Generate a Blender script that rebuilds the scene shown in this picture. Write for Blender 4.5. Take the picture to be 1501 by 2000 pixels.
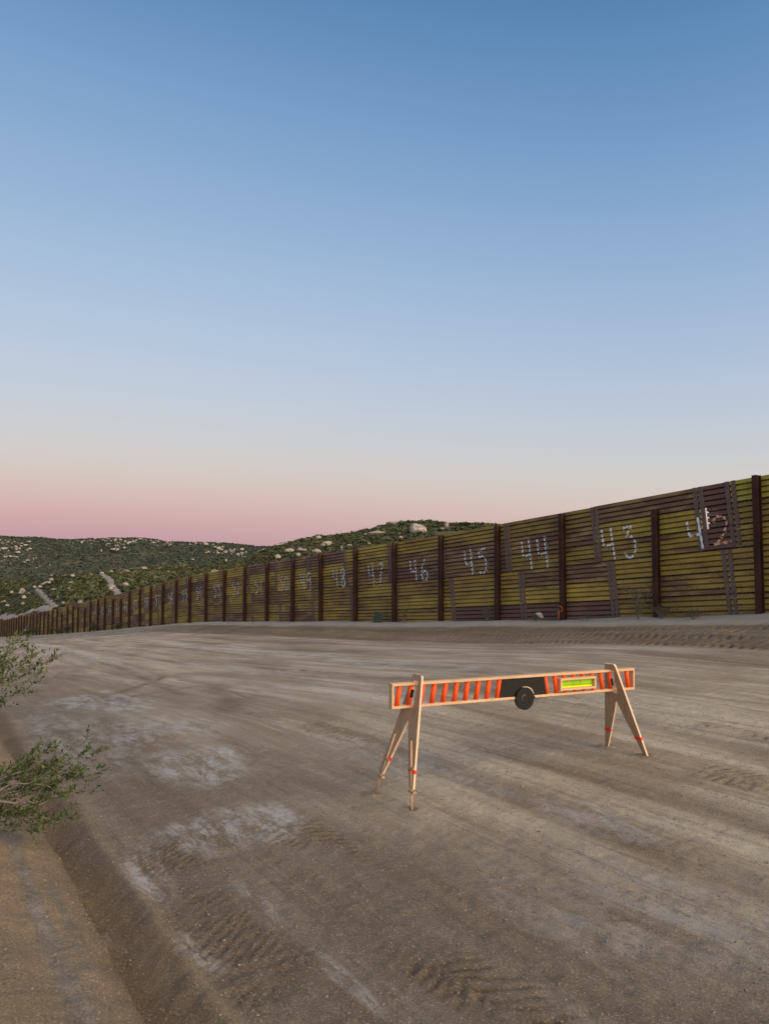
import bpy, bmesh, math, random
import numpy as np
from mathutils import Vector, Matrix

for o in list(bpy.data.objects):
    bpy.data.objects.remove(o, do_unlink=True)
SC = bpy.context.scene
COL = SC.collection
R = math.radians

# ------------------------------------------------------------------ camera
cam_d = bpy.data.cameras.new('camera')
cam = bpy.data.objects.new('camera', cam_d)
COL.objects.link(cam)
cam_d.sensor_fit = 'VERTICAL'
cam_d.sensor_height = 36.0
cam_d.lens = 24.97
cam_d.clip_start = 0.05
cam_d.clip_end = 9000
cam.location = (0, 0, 1.9)
cam.rotation_euler = (R(93.5), 0, 0)
SC.camera = cam

# ------------------------------------------------------------------ dusk sky
SUN_AZ = (0.76, -0.65)          # the sun has just gone down behind the camera, to the right
world = bpy.data.worlds.new('World')
SC.world = world
world.use_nodes = True


def s2l(c):
    return tuple(((v / 255.0) / 12.92 if v / 255.0 <= 0.04045 else ((v / 255.0 + 0.055) / 1.055) ** 2.4) for v in c)


def build_world():
    nt = world.node_tree
    nt.nodes.clear()
    L = nt.links.new
    tc = nt.nodes.new('ShaderNodeTexCoord')
    sep = nt.nodes.new('ShaderNodeSeparateXYZ')
    L(tc.outputs['Generated'], sep.inputs[0])

    def ramp(stops):
        r = nt.nodes.new('ShaderNodeValToRGB')
        L(sep.outputs['Z'], r.inputs[0])
        r.color_ramp.interpolation = 'B_SPLINE'
        e = r.color_ramp.elements
        while len(e) > 1:
            e.remove(e[-1])
        for i, (p, c, k) in enumerate(stops):
            el = e[0] if i == 0 else e.new(p)
            el.position = p
            el.color = tuple(v * k for v in s2l(c)) + (1,)
        return r
    # opposite the sun: pink belt over a mauve rim; square to the sun: paler; round the sun: bright and warm
    anti = ramp([(0.0, (186, 148, 164), 1), (0.03, (198, 157, 164), 1), (0.065, (213, 178, 172), 1), (0.105, (215, 200, 192), 1),
                 (0.15, (209, 207, 206), 1), (0.22, (195, 206, 220), 1), (0.32, (176, 197, 221), 1), (0.43, (152, 181, 214), 1),
                 (0.55, (122, 160, 202), 1), (0.64, (98, 140, 186), 1), (1.0, (58, 102, 148), 1)])
    side = ramp([(0.0, (206, 180, 172), 1), (0.04, (215, 191, 181), 1), (0.08, (214, 204, 196), 1), (0.12, (204, 205, 205), 1),
                 (0.18, (190, 201, 215), 1), (0.26, (172, 191, 216), 1), (0.36, (149, 178, 211), 1), (0.47, (122, 159, 201), 1),
                 (0.58, (92, 136, 182), 1), (0.66, (72, 117, 166), 1), (1.0, (58, 102, 148), 1)])
    glow = ramp([(0.0, (255, 190, 120), 3.2), (0.08, (255, 206, 148), 3.6), (0.2, (250, 222, 185), 3.0), (0.4, (222, 216, 212), 2.0),
                 (0.7, (128, 158, 192), 1.2), (1.0, (66, 106, 158), 1)])
    # cosine of the azimuth from the sun
    flat = nt.nodes.new('ShaderNodeVectorMath'); flat.operation = 'MULTIPLY'
    L(tc.outputs['Generated'], flat.inputs[0]); flat.inputs[1].default_value = (1, 1, 0)
    nrm = nt.nodes.new('ShaderNodeVectorMath'); nrm.operation = 'NORMALIZE'
    L(flat.outputs[0], nrm.inputs[0])
    dot = nt.nodes.new('ShaderNodeVectorMath'); dot.operation = 'DOT_PRODUCT'
    L(nrm.outputs[0], dot.inputs[0]); dot.inputs[1].default_value = (SUN_AZ[0], SUN_AZ[1], 0)

    def rng(a, b):
        m = nt.nodes.new('ShaderNodeMapRange'); m.interpolation_type = 'SMOOTHSTEP'
        L(dot.outputs['Value'], m.inputs[0])
        m.inputs[1].default_value = a; m.inputs[2].default_value = b
        return m
    mx1 = nt.nodes.new('ShaderNodeMixRGB'); L(rng(-1.0, -0.2).outputs[0], mx1.inputs[0])
    L(anti.outputs[0], mx1.inputs[1]); L(side.outputs[0], mx1.inputs[2])
    mx2 = nt.nodes.new('ShaderNodeMixRGB'); L(rng(-0.1, 1.0).outputs[0], mx2.inputs[0])
    L(mx1.outputs[0], mx2.inputs[1]); L(glow.outputs[0], mx2.inputs[2])
    bg = nt.nodes.new('ShaderNodeBackground')
    bg.inputs[1].default_value = 1.0
    L(mx2.outputs[0], bg.inputs[0])
    out = nt.nodes.new('ShaderNodeOutputWorld')
    L(bg.outputs[0], out.inputs[0])


build_world()

# ------------------------------------------------------------------ afterglow, one soft sun
sun_d = bpy.data.lights.new('sun', 'SUN')
sun_d.energy = 3.9
sun_d.angle = R(60)
sun_d.color = (1.0, 0.76, 0.50)
sun = bpy.data.objects.new('sun', sun_d)
COL.objects.link(sun)
sv = Vector((SUN_AZ[0], SUN_AZ[1], 0.50)).normalized()
sun.rotation_euler = sv.to_track_quat('Z', 'Y').to_euler()
sun.location = (20, -20, 30)

SC.view_settings.view_transform = 'Standard'
SC.view_settings.look = 'None'
SC.view_settings.exposure = 0.0
SC.view_settings.gamma = 1.0
SC.view_settings.use_curve_mapping = False
SC.cycles.max_bounces = 6

# ------------------------------------------------------------------ helpers
rnd = random.Random(7)
RS = np.random.RandomState(11)


def tag(o, label=None, cat=None, group=None, kind=None):
    if label: o['label'] = label
    if cat: o['category'] = cat
    if group: o['group'] = group
    if kind: o['kind'] = kind
    return o


def link(name, me, mat=None, parent=None):
    o = bpy.data.objects.new(name, me)
    COL.objects.link(o)
    if mat is not None and me is not None and len(me.materials) == 0:
        for m in (mat if isinstance(mat, (list, tuple)) else [mat]):
            me.materials.append(m)
    if parent is not None:
        o.parent = parent
    return o


def empty(name, loc=(0, 0, 0)):
    o = bpy.data.objects.new(name, None)
    COL.objects.link(o)
    o.location = loc
    o.empty_display_size = 0.1
    return o


def np_mesh(name, V, F, smooth=False, cols=None, uv=None):
    """V (n,3), F (m,k) all with k corners"""
    V = np.asarray(V, dtype=np.float32); F = np.asarray(F, dtype=np.int32)
    me = bpy.data.meshes.new(name)
    k = F.shape[1]
    me.vertices.add(len(V)); me.vertices.foreach_set('co', V.ravel())
    me.loops.add(F.size); me.loops.foreach_set('vertex_index', F.ravel())
    me.polygons.add(len(F))
    me.polygons.foreach_set('loop_start', np.arange(0, F.size, k, dtype=np.int32))
    me.polygons.foreach_set('loop_total', np.full(len(F), k, dtype=np.int32))
    me.polygons.foreach_set('use_smooth', np.full(len(F), smooth, dtype=bool))
    if cols is not None:
        a = me.color_attributes.new('mask', 'FLOAT_COLOR', 'POINT')
        a.data.foreach_set('color', np.asarray(cols, dtype=np.float32).ravel())
    if uv is not None:
        l = me.uv_layers.new(name='along_across')
        l.data.foreach_set('uv', np.asarray(uv, dtype=np.float32)[F.ravel()].ravel())
    me.update(calc_edges=True)
    return me


def grid_faces(nr, nc):
    i = np.arange(nr * nc).reshape(nr, nc)
    return np.stack([i[:-1, :-1], i[:-1, 1:], i[1:, 1:], i[1:, :-1]], -1).reshape(-1, 4)


def hash2(ix, iy, seed):
    h = (ix.astype(np.int64) * 374761393 + iy.astype(np.int64) * 668265263 + seed * 1442695041) & 0x7fffffff
    h = ((h ^ (h >> 13)) * 1274126177) & 0x7fffffff
    h = h ^ (h >> 16)
    return (h & 0xffff) / 65535.0


def vnoise(x, y, seed=0):
    x = np.asarray(x, dtype=np.float64); y = np.asarray(y, dtype=np.float64)
    ix = np.floor(x); iy = np.floor(y); fx = x - ix; fy = y - iy
    fx = fx * fx * (3 - 2 * fx); fy = fy * fy * (3 - 2 * fy)
    ix = ix.astype(np.int64); iy = iy.astype(np.int64)
    a = hash2(ix, iy, seed); b = hash2(ix + 1, iy, seed); c = hash2(ix, iy + 1, seed); d = hash2(ix + 1, iy + 1, seed)
    return (a + (b - a) * fx) * (1 - fy) + (c + (d - c) * fx) * fy - 0.5


def fbm(x, y, seed=0, oct=4):
    s = 0; a = 1.0
    for k in range(oct):
        s = s + a * vnoise(x * 2 ** k + 17.3 * k, y * 2 ** k - 9.1 * k, seed + k)
        a *= 0.5
    return s


def sstep(a, b, x):
    t = np.clip((x - a) / (b - a), 0, 1)
    return t * t * (3 - 2 * t)


def bm_box(bm, c, s, mtx=None):
    """box centred c with full sizes s"""
    r = bmesh.ops.create_cube(bm, size=1.0)
    m = Matrix.Translation(c) @ Matrix.Diagonal((s[0], s[1], s[2], 1))
    if mtx is not None: m = mtx @ m
    bmesh.ops.transform(bm, matrix=m, verts=r['verts'])
    return r['verts']


def bm_tube(bm, pts, radii, seg=6, cap=True):
    rings = []
    prev = None
    for i, p in enumerate(pts):
        p = Vector(p)
        d = (Vector(pts[min(i + 1, len(pts) - 1)]) - Vector(pts[max(i - 1, 0)]))
        if d.length < 1e-9: d = Vector((0, 0, 1))
        d.normalize()
        if prev is None:
            a = d.orthogonal().normalized()
        else:
            a = (prev - d * prev.dot(d))
            a = a.normalized() if a.length > 1e-6 else d.orthogonal().normalized()
        prev = a
        b = d.cross(a)
        r = radii[i] if isinstance(radii, (list, tuple)) else radii
        rings.append([bm.verts.new(p + (a * math.cos(2 * math.pi * k / seg) + b * math.sin(2 * math.pi * k / seg)) * r) for k in range(seg)])
    for i in range(len(rings) - 1):
        for k in range(seg):
            f = bm.faces.new((rings[i][k], rings[i][(k + 1) % seg], rings[i + 1][(k + 1) % seg], rings[i + 1][k]))
            f.smooth = True
    if cap:
        bm.faces.new(rings[0][::-1]); bm.faces.new(rings[-1])


def bm_prism(bm, poly, y0, y1):
    """polygon of (x, z) extruded from y0 to y1"""
    a = [bm.verts.new((x, y0, z)) for x, z in poly]
    b = [bm.verts.new((x, y1, z)) for x, z in poly]
    n = len(poly)
    bm.faces.new(a); bm.faces.new(b[::-1])
    for i in range(n):
        bm.faces.new((a[i], b[i], b[(i + 1) % n], a[(i + 1) % n]))


def bm_obj(name, bm, mat, parent=None, bevel=0.0):
    bmesh.ops.recalc_face_normals(bm, faces=bm.faces)
    if bevel > 0:
        bmesh.ops.bevel(bm, geom=[e for e in bm.edges if e.calc_face_angle(0) > 0.5], offset=bevel, segments=1, affect='EDGES', clamp_overlap=True)
    me = bpy.data.meshes.new(name)
    bm.to_mesh(me); bm.free()
    return link(name, me, mat, parent)


# ------------------------------------------------------------------ materials
class NT:
    def __init__(self, name, rough=0.9, spec=0.2):
        self.m = bpy.data.materials.new(name)
        self.m.use_nodes = True
        self.t = self.m.node_tree
        self.b = self.t.nodes['Principled BSDF']
        self.b.inputs['Roughness'].default_value = rough
        self.b.inputs['Specular IOR Level'].default_value = spec

    def n(self, kind, **kw):
        nd = self.t.nodes.new('ShaderNode' + kind)
        for k, v in kw.items(): setattr(nd, k, v)
        return nd

    def L(self, a, b): self.t.links.new(a, b)

    def noise(self, vec, scale, detail=4, rough=0.55, dist=0.0):
        nd = self.n('TexNoise')
        nd.inputs['Scale'].default_value = scale; nd.inputs['Detail'].default_value = detail
        nd.inputs['Roughness'].default_value = rough; nd.inputs['Distortion'].default_value = dist
        if vec is not None: self.L(vec, nd.inputs['Vector'])
        return nd.outputs['Fac']

    def mapping(self, vec, scale=(1, 1, 1), loc=(0, 0, 0)):
        nd = self.n('Mapping'); self.L(vec, nd.inputs['Vector'])
        nd.inputs['Scale'].default_value = scale; nd.inputs['Location'].default_value = loc
        return nd.outputs[0]

    def ramp(self, fac, a, b, ca=0.0, cb=1.0):
        nd = self.n('MapRange'); nd.interpolation_type = 'SMOOTHSTEP'
        self.L(fac, nd.inputs[0])
        nd.inputs[1].default_value = a; nd.inputs[2].default_value = b
        nd.inputs[3].default_value = ca; nd.inputs[4].default_value = cb
        return nd.outputs[0]

    def mix(self, fac, a, b, mode='MIX'):
        nd = self.n('MixRGB', blend_type=mode)
        for k, v in ((0, fac), (1, a), (2, b)):
            if hasattr(v, 'links'): self.L(v, nd.inputs[k])
            elif k == 0: nd.inputs[0].default_value = v
            else: nd.inputs[k].default_value = tuple(v) + (1,) if len(v) == 3 else v
        return nd.outputs[0]

    def math(self, op, a, b=0.0):
        nd = self.n('Math', operation=op)
        for k, v in ((0, a), (1, b)):
            if hasattr(v, 'links'): self.L(v, nd.inputs[k])
            else: nd.inputs[k].default_value = v
        return nd.outputs[0]

    def bump(self, h, strength=0.3, dist=0.01, prev=None):
        nd = self.n('Bump'); nd.inputs['Strength'].default_value = strength; nd.inputs['Distance'].default_value = dist
        self.L(h, nd.inputs['Height'])
        if prev is not None: self.L(prev, nd.inputs['Normal'])
        return nd.outputs[0]

    def done(self, col=None, normal=None):
        if col is not None:
            if hasattr(col, 'links'): self.L(col, self.b.inputs['Base Color'])
            else: self.b.inputs['Base Color'].default_value = tuple(col) + (1,)
        if normal is not None: self.L(normal, self.b.inputs['Normal'])
        return self.m


def mat_dirt():
    k = NT('road_dirt', 0.92, 0.15)
    uv = k.n('UVMap', uv_map='along_across').outputs[0]
    att = k.n('VertexColor', layer_name='mask')
    sep = k.n('SeparateColor'); k.L(att.outputs[0], sep.inputs[0])
    geo = k.n('NewGeometry').outputs['Position']
    streak = k.noise(k.mapping(uv, (0.09, 2.1, 1)), 1.0, 7, 0.66, 0.2)
    streak2 = k.noise(k.mapping(uv, (0.5, 7.0, 1), (3, 5, 0)), 1.0, 5, 0.65, 0.3)
    blotch = k.noise(k.mapping(uv, (0.28, 0.9, 1), (1, 8, 0)), 1.0, 6, 0.66, 0.3)
    blotch2 = k.noise(geo, 2.6, 5, 0.65, 0.3)
    fine = k.noise(geo, 30.0, 8, 0.92)
    grit = k.noise(geo, 85.0, 4, 0.9)
    c = k.mix(k.ramp(streak, 0.32, 0.66), (0.34, 0.260, 0.172), (0.62, 0.525, 0.392))
    c = k.mix(k.ramp(streak2, 0.50, 0.70, 0, 0.55), c, (0.19, 0.138, 0.086))
    c = k.mix(k.ramp(blotch, 0.38, 0.58, 0.62, 0), c, (0.24, 0.172, 0.108))
    c = k.mix(k.ramp(blotch2, 0.50, 0.70, 0, 0.40), c, (0.42, 0.36, 0.275))
    lines = k.noise(k.mapping(uv, (0.13, 19.0, 1), (2, 7, 0)), 1.0, 4, 0.6, 0.15)
    c = k.mix(k.math('MULTIPLY', k.ramp(lines, 0.56, 0.70, 0, 0.6), k.ramp(streak2, 0.42, 0.55)), c, (0.19, 0.145, 0.10))
    # the graded shoulder has the foreground's light falloff painted as darker soil, the crown of the road dry and dusty
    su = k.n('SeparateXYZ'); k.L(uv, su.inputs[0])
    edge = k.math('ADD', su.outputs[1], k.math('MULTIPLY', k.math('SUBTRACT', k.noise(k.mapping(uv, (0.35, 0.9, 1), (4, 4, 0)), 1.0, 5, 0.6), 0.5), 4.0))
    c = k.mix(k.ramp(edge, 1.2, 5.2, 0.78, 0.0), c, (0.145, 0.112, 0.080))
    c = k.mix(k.math('MULTIPLY', k.math('SUBTRACT', 1.0, att.outputs['Alpha']), k.ramp(blotch2, 0.3, 0.7, 0.7, 1.0)), c, (0.51, 0.42, 0.31))
    # warm loose soil, dark damp or churned soil with painted contact shade, pale salty crust
    c = k.mix(k.math('MULTIPLY', sep.outputs[2], k.ramp(blotch2, 0.3, 0.7, 0.45, 1.0)), c, (0.36, 0.255, 0.145))
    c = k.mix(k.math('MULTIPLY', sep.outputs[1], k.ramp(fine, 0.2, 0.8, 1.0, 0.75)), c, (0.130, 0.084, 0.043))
    pn = k.noise(k.mapping(uv, (1.3, 4.0, 1), (9, 2, 0)), 1.4, 9, 0.80, 0.25)
    pf = k.math('MULTIPLY', sep.outputs[0], k.ramp(pn, 0.42, 0.60, 0.0, 1.0))
    pf = k.math('MULTIPLY', pf, k.ramp(fine, 0.25, 0.6, 0.45, 1.0))
    c = k.mix(k.math('MULTIPLY', pf, 0.85), c, (0.55, 0.53, 0.515))
    c = k.mix(k.ramp(fine, 0.50, 0.70, 0, 0.65), c, (0.15, 0.115, 0.08))
    c = k.mix(k.ramp(grit, 0.55, 0.66, 0, 0.8), c, (0.52, 0.47, 0.41))
    c = k.mix(k.ramp(grit, 0.34, 0.46, 0.9, 0), c, (0.08, 0.06, 0.046))
    nb = k.bump(fine, 0.6, 0.018)
    nb = k.bump(grit, 0.7, 0.008, nb)
    return k.done(c, nb)


def mat_ground():
    k = NT('hill_soil', 0.95, 0.1)
    geo = k.n('NewGeometry').outputs['Position']
    a = k.noise(geo, 0.06, 6, 0.65); b = k.noise(geo, 0.7, 5, 0.7)
    c = k.mix(k.ramp(a, 0.35, 0.65), (0.085, 0.085, 0.045), (0.15, 0.125, 0.085))
    c = k.mix(k.ramp(b, 0.45, 0.65, 0, 0.7), c, (0.055, 0.068, 0.035))
    return k.done(c, k.bump(b, 0.8, 0.4))


def mat_trail():
    k = NT('trail_sand', 0.95, 0.1)
    geo = k.n('NewGeometry').outputs['Position']
    a = k.noise(geo, 1.2, 5, 0.7)
    return k.done(k.mix(k.ramp(a, 0.35, 0.65), (0.30, 0.235, 0.185), (0.45, 0.38, 0.32)))


def mat_rock():
    k = NT('pale_granite', 0.9, 0.15)
    geo = k.n('NewGeometry').outputs['Position']
    a = k.noise(geo, 0.7, 6, 0.7, 0.4); b = k.noise(geo, 4.0, 4, 0.7)
    c = k.mix(k.ramp(a, 0.35, 0.65), (0.26, 0.215, 0.18), (0.50, 0.44, 0.385))
    c = k.mix(k.ramp(b, 0.52, 0.7, 0, 0.6), c, (0.13, 0.115, 0.10))
    return k.done(c, k.bump(b, 0.7, 0.25))


def mat_foliage(name, rough=0.75):
    k = NT(name, rough, 0.25)
    att = k.n('VertexColor', layer_name='mask')
    geo = k.n('NewGeometry').outputs['Position']
    return k.done(att.outputs[0])


def mat_panel():
    """old paint over rusty steel; the object's colour is the paint, its alpha how much paint is left"""
    k = NT('painted_steel', 0.62, 0.35)
    oi = k.n('ObjectInfo')
    tc = k.n('TexCoord').outputs['Object']
    off = k.n('VectorMath', operation='SCALE'); k.L(oi.outputs['Random'], off.inputs['Scale'])
    off.inputs[0].default_value = (37.0, 3.0, 11.0)
    add = k.n('VectorMath', operation='ADD'); k.L(tc, add.inputs[0]); k.L(off.outputs[0], add.inputs[1])
    v = add.outputs[0]
    a = k.noise(k.mapping(v, (0.7, 1, 3.0)), 1.0, 7, 0.68, 0.4)
    streak = k.noise(k.mapping(v, (16, 4, 1.2)), 1.0, 5, 0.7)
    fine = k.noise(v, 28, 5, 0.75)
    c = k.mix(k.ramp(a, 0.3, 0.7), oi.outputs['Color'], k.mix(1.0, oi.outputs['Color'], (0.66, 0.58, 0.52), 'MULTIPLY'))
    c = k.mix(k.ramp(streak, 0.50, 0.74, 0, 0.5), c, (0.135, 0.075, 0.050))
    # rust breaks through as the alpha falls
    s = k.math('ADD', k.math('MULTIPLY', a, 0.65), k.math('MULTIPLY', fine, 0.35))
    thr = k.math('SUBTRACT', s, k.math('MULTIPLY', oi.outputs['Alpha'], 0.30))
    c = k.mix(k.ramp(thr, 0.26, 0.40, 0, 0.88), c, (0.145, 0.074, 0.052))
    c = k.mix(k.ramp(fine, 0.60, 0.78, 0, 0.55), c, (0.05, 0.028, 0.02))
    k.L(k.ramp(fine, 0.3, 0.7, 0.5, 0.85), k.b.inputs['Roughness'])
    return k.done(c, k.bump(fine, 0.35, 0.006))


def mat_rust(name, base, light):
    k = NT(name, 0.8, 0.25)
    tc = k.n('TexCoord').outputs['Object']
    a = k.noise(k.mapping(tc, (3, 3, 0.8)), 1.0, 6, 0.7, 0.3); f = k.noise(tc, 40, 4, 0.75)
    c = k.mix(k.ramp(a, 0.35, 0.66), base, light)
    c = k.mix(k.ramp(f, 0.55, 0.75, 0, 0.6), c, tuple(v * 0.45 for v in base))
    return k.done(c, k.bump(f, 0.4, 0.005))


def mat_paint(name, col):
    k = NT(name, 0.7, 0.3)
    geo = k.n('NewGeometry').outputs['Position']
    f = k.noise(geo, 30, 4, 0.8); a = k.noise(geo, 5, 4, 0.6)
    c = k.mix(k.ramp(f, 0.56, 0.72, 0, 0.6), col, tuple(v * 0.4 for v in col))
    c = k.mix(k.ramp(a, 0.55, 0.75, 0, 0.4), c, tuple(v * 0.5 for v in col))
    return k.done(c)


def mat_wood(name, c0, c1, axis=(26, 26, 1.6)):
    k = NT(name, 0.55, 0.3)
    tc = k.n('TexCoord').outputs['Object']
    g1 = k.noise(k.mapping(tc, axis), 1.4, 6, 0.65, 0.6); g2 = k.noise(tc, 3.0, 3, 0.5)
    c = k.mix(k.ramp(g1, 0.32, 0.68), c0, c1)
    c = k.mix(k.ramp(g2, 0.45, 0.7, 0, 0.35), c, tuple(v * 0.72 for v in c0))
    sm = k.noise(tc, 9.0, 6, 0.75, 0.5)
    c = k.mix(k.ramp(sm, 0.52, 0.72, 0, 0.5), c, tuple(v * 0.55 for v in c0))
    c = k.mix(k.ramp(k.noise(tc, 60.0, 3, 0.7), 0.60, 0.72, 0, 0.5), c, tuple(v * 0.4 for v in c0))
    return k.done(c, k.bump(g1, 0.2, 0.003))


def mat_plain(name, col, rough=0.5, spec=0.4, var=0.25, scale=30):
    k = NT(name, rough, spec)
    tc = k.n('TexCoord').outputs['Object']
    f = k.noise(tc, scale, 4, 0.7)
    c = k.mix(k.ramp(f, 0.35, 0.7, 0, 1), col, tuple(v * (1 - var) for v in col))
    return k.done(c, k.bump(f, 0.08, 0.002))


M = dict(
    dirt=mat_dirt(), soil=mat_ground(), trail=mat_trail(), rock=mat_rock(),
    bush=mat_foliage('scrub_leaves'), leaf=mat_foliage('shrub_leaves', 0.55),
    panel=mat_panel(),
    post=mat_rust('post_rust', (0.038, 0.017, 0.012), (0.095, 0.036, 0.023)),
    lug=mat_rust('joint_rust', (0.030, 0.018, 0.016), (0.055, 0.034, 0.028)),
    seam=mat_rust('seam_rust', (0.150, 0.098, 0.080), (0.225, 0.155, 0.130)),
    white=mat_paint('white_paint', (0.84, 0.83, 0.81)),
    oldwhite=mat_paint('worn_white_paint', (0.70, 0.67, 0.62)),
    rustwhite=mat_paint('faded_orange_paint', (0.78, 0.42, 0.29)),
    bark=mat_rust('twig_bark', (0.16, 0.13, 0.11), (0.30, 0.26, 0.23)),
    wood=mat_wood('beech_rail', (0.60, 0.37, 0.20), (0.70, 0.46, 0.27), (1.6, 26, 26)),
    ply=mat_wood('plywood_face', (0.36, 0.225, 0.130), (0.48, 0.31, 0.19)),
    plyedge=mat_wood('plywood_edge', (0.72, 0.50, 0.34), (0.80, 0.58, 0.42)),
    rod=mat_wood('dowel_rod', (0.62, 0.36, 0.20), (0.74, 0.47, 0.29)),
    orange=mat_plain('fluorescent_orange', (1.0, 0.100, 0.008), 0.6, 0.3, 0.22),
    tape=mat_plain('orange_tape', (1.0, 0.035, 0.006), 0.45, 0.4, 0.08),
    black=mat_plain('black_board', (0.016, 0.015, 0.015), 0.7, 0.25, 0.35),
    vial=mat_plain('vial_green', (0.32, 0.58, 0.012), 0.25, 0.5, 0.12, 9),
    vialy=mat_plain('vial_yellow', (0.85, 0.80, 0.02), 0.25, 0.5, 0.08, 9),
    vialdark=mat_plain('vial_mark', (0.06, 0.16, 0.01), 0.4, 0.4),
    green=mat_paint('pale_green_sheet', (0.20, 0.23, 0.165)),
    litter=mat_plain('dull_white_plastic', (0.62, 0.62, 0.60), 0.4, 0.4),
)

# ------------------------------------------------------------------ the lie of the land
# t runs along the fence (away, downhill to the left), n across towards it
UX, UY, NX, NY = -0.5595, 0.8288, 0.8288, 0.5595
NF = 15.83                                                    # the fence line
FB_T = [-60, -8, 8.45, 11, 14.2, 19.7, 28.5, 44, 55, 72, 101, 160, 260, 600]
FB_Z = [4.8, 1.95, .62, .36, .06, -.43, -1.09, -2.28, -3.45, -5.3, -8.3, -14.2, -22, -30]
G_T = [-60, -4, 0, 4.67, 8.45, 14.2, 19.7, 28.5, 44, 55, 72, 101, 160, 260, 600]
G_Z = [.6, .25, .12, 0, -.15, -.72, -1.19, -1.85, -3.04, -4.26, -6.1, -9.1, -15, -22.8, -31]


def spl(x, T, Z):
    """gently smoothed piecewise profile"""
    x = np.asarray(x, dtype=np.float64)
    w = 1.0 + 0.05 * np.abs(x)
    return (np.interp(x - w, T, Z) + 2 * np.interp(x, T, Z) + np.interp(x + w, T, Z)) / 4


def zf(t): return spl(t, FB_T, FB_Z)
def gg(t): return spl(t, G_T, G_Z)
def w2(t, n): return (t * UX + n * NX, t * UY + n * NY)
def P3(t, n, z): return Vector((t * UX + n * NX, t * UY + n * NY, z))


FEET = [(.204, 5.457), (-.091, 5.865), (2.372, 6.548), (2.126, 6.93)]      # where the barricade stands


def road_base(t, n): return gg(t) + 0.03 * (n - 3.2)


def lugs(t, n, n0, hw, t0, t1, per, slope, seed, gate=.06):
    """tyre lug prints in a lane: (depth, mask)"""
    d = n - n0
    ph = (t + (np.abs(d) if slope > 0 else d) * slope + 0.07 * fbm(t * 3.5, n * 5, seed, 3)) / per + (0.5 * (d > 0) if slope > 0 else 0)
    wv = sstep(0.35, 0.85, np.sin(2 * np.pi * ph))
    wv = wv * np.clip(.75 + 1.5 * fbm(t * 6, n * 6, seed + 3, 3), 0, 1.2)
    e = 0.55 * fbm(t * 2.3, n * 3.5, seed + 5, 4)
    m = sstep(1.0, 0.72, np.abs(d) / hw + e) * sstep(t0, t0 + 0.25, t + e * .4) * sstep(t1, t1 - 0.25, t + e * .4)
    m = m * sstep(-0.22, 0.22, fbm(t * 1.9, n * 2.6, seed + 9, 3) + gate)
    return wv * m, m


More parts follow.
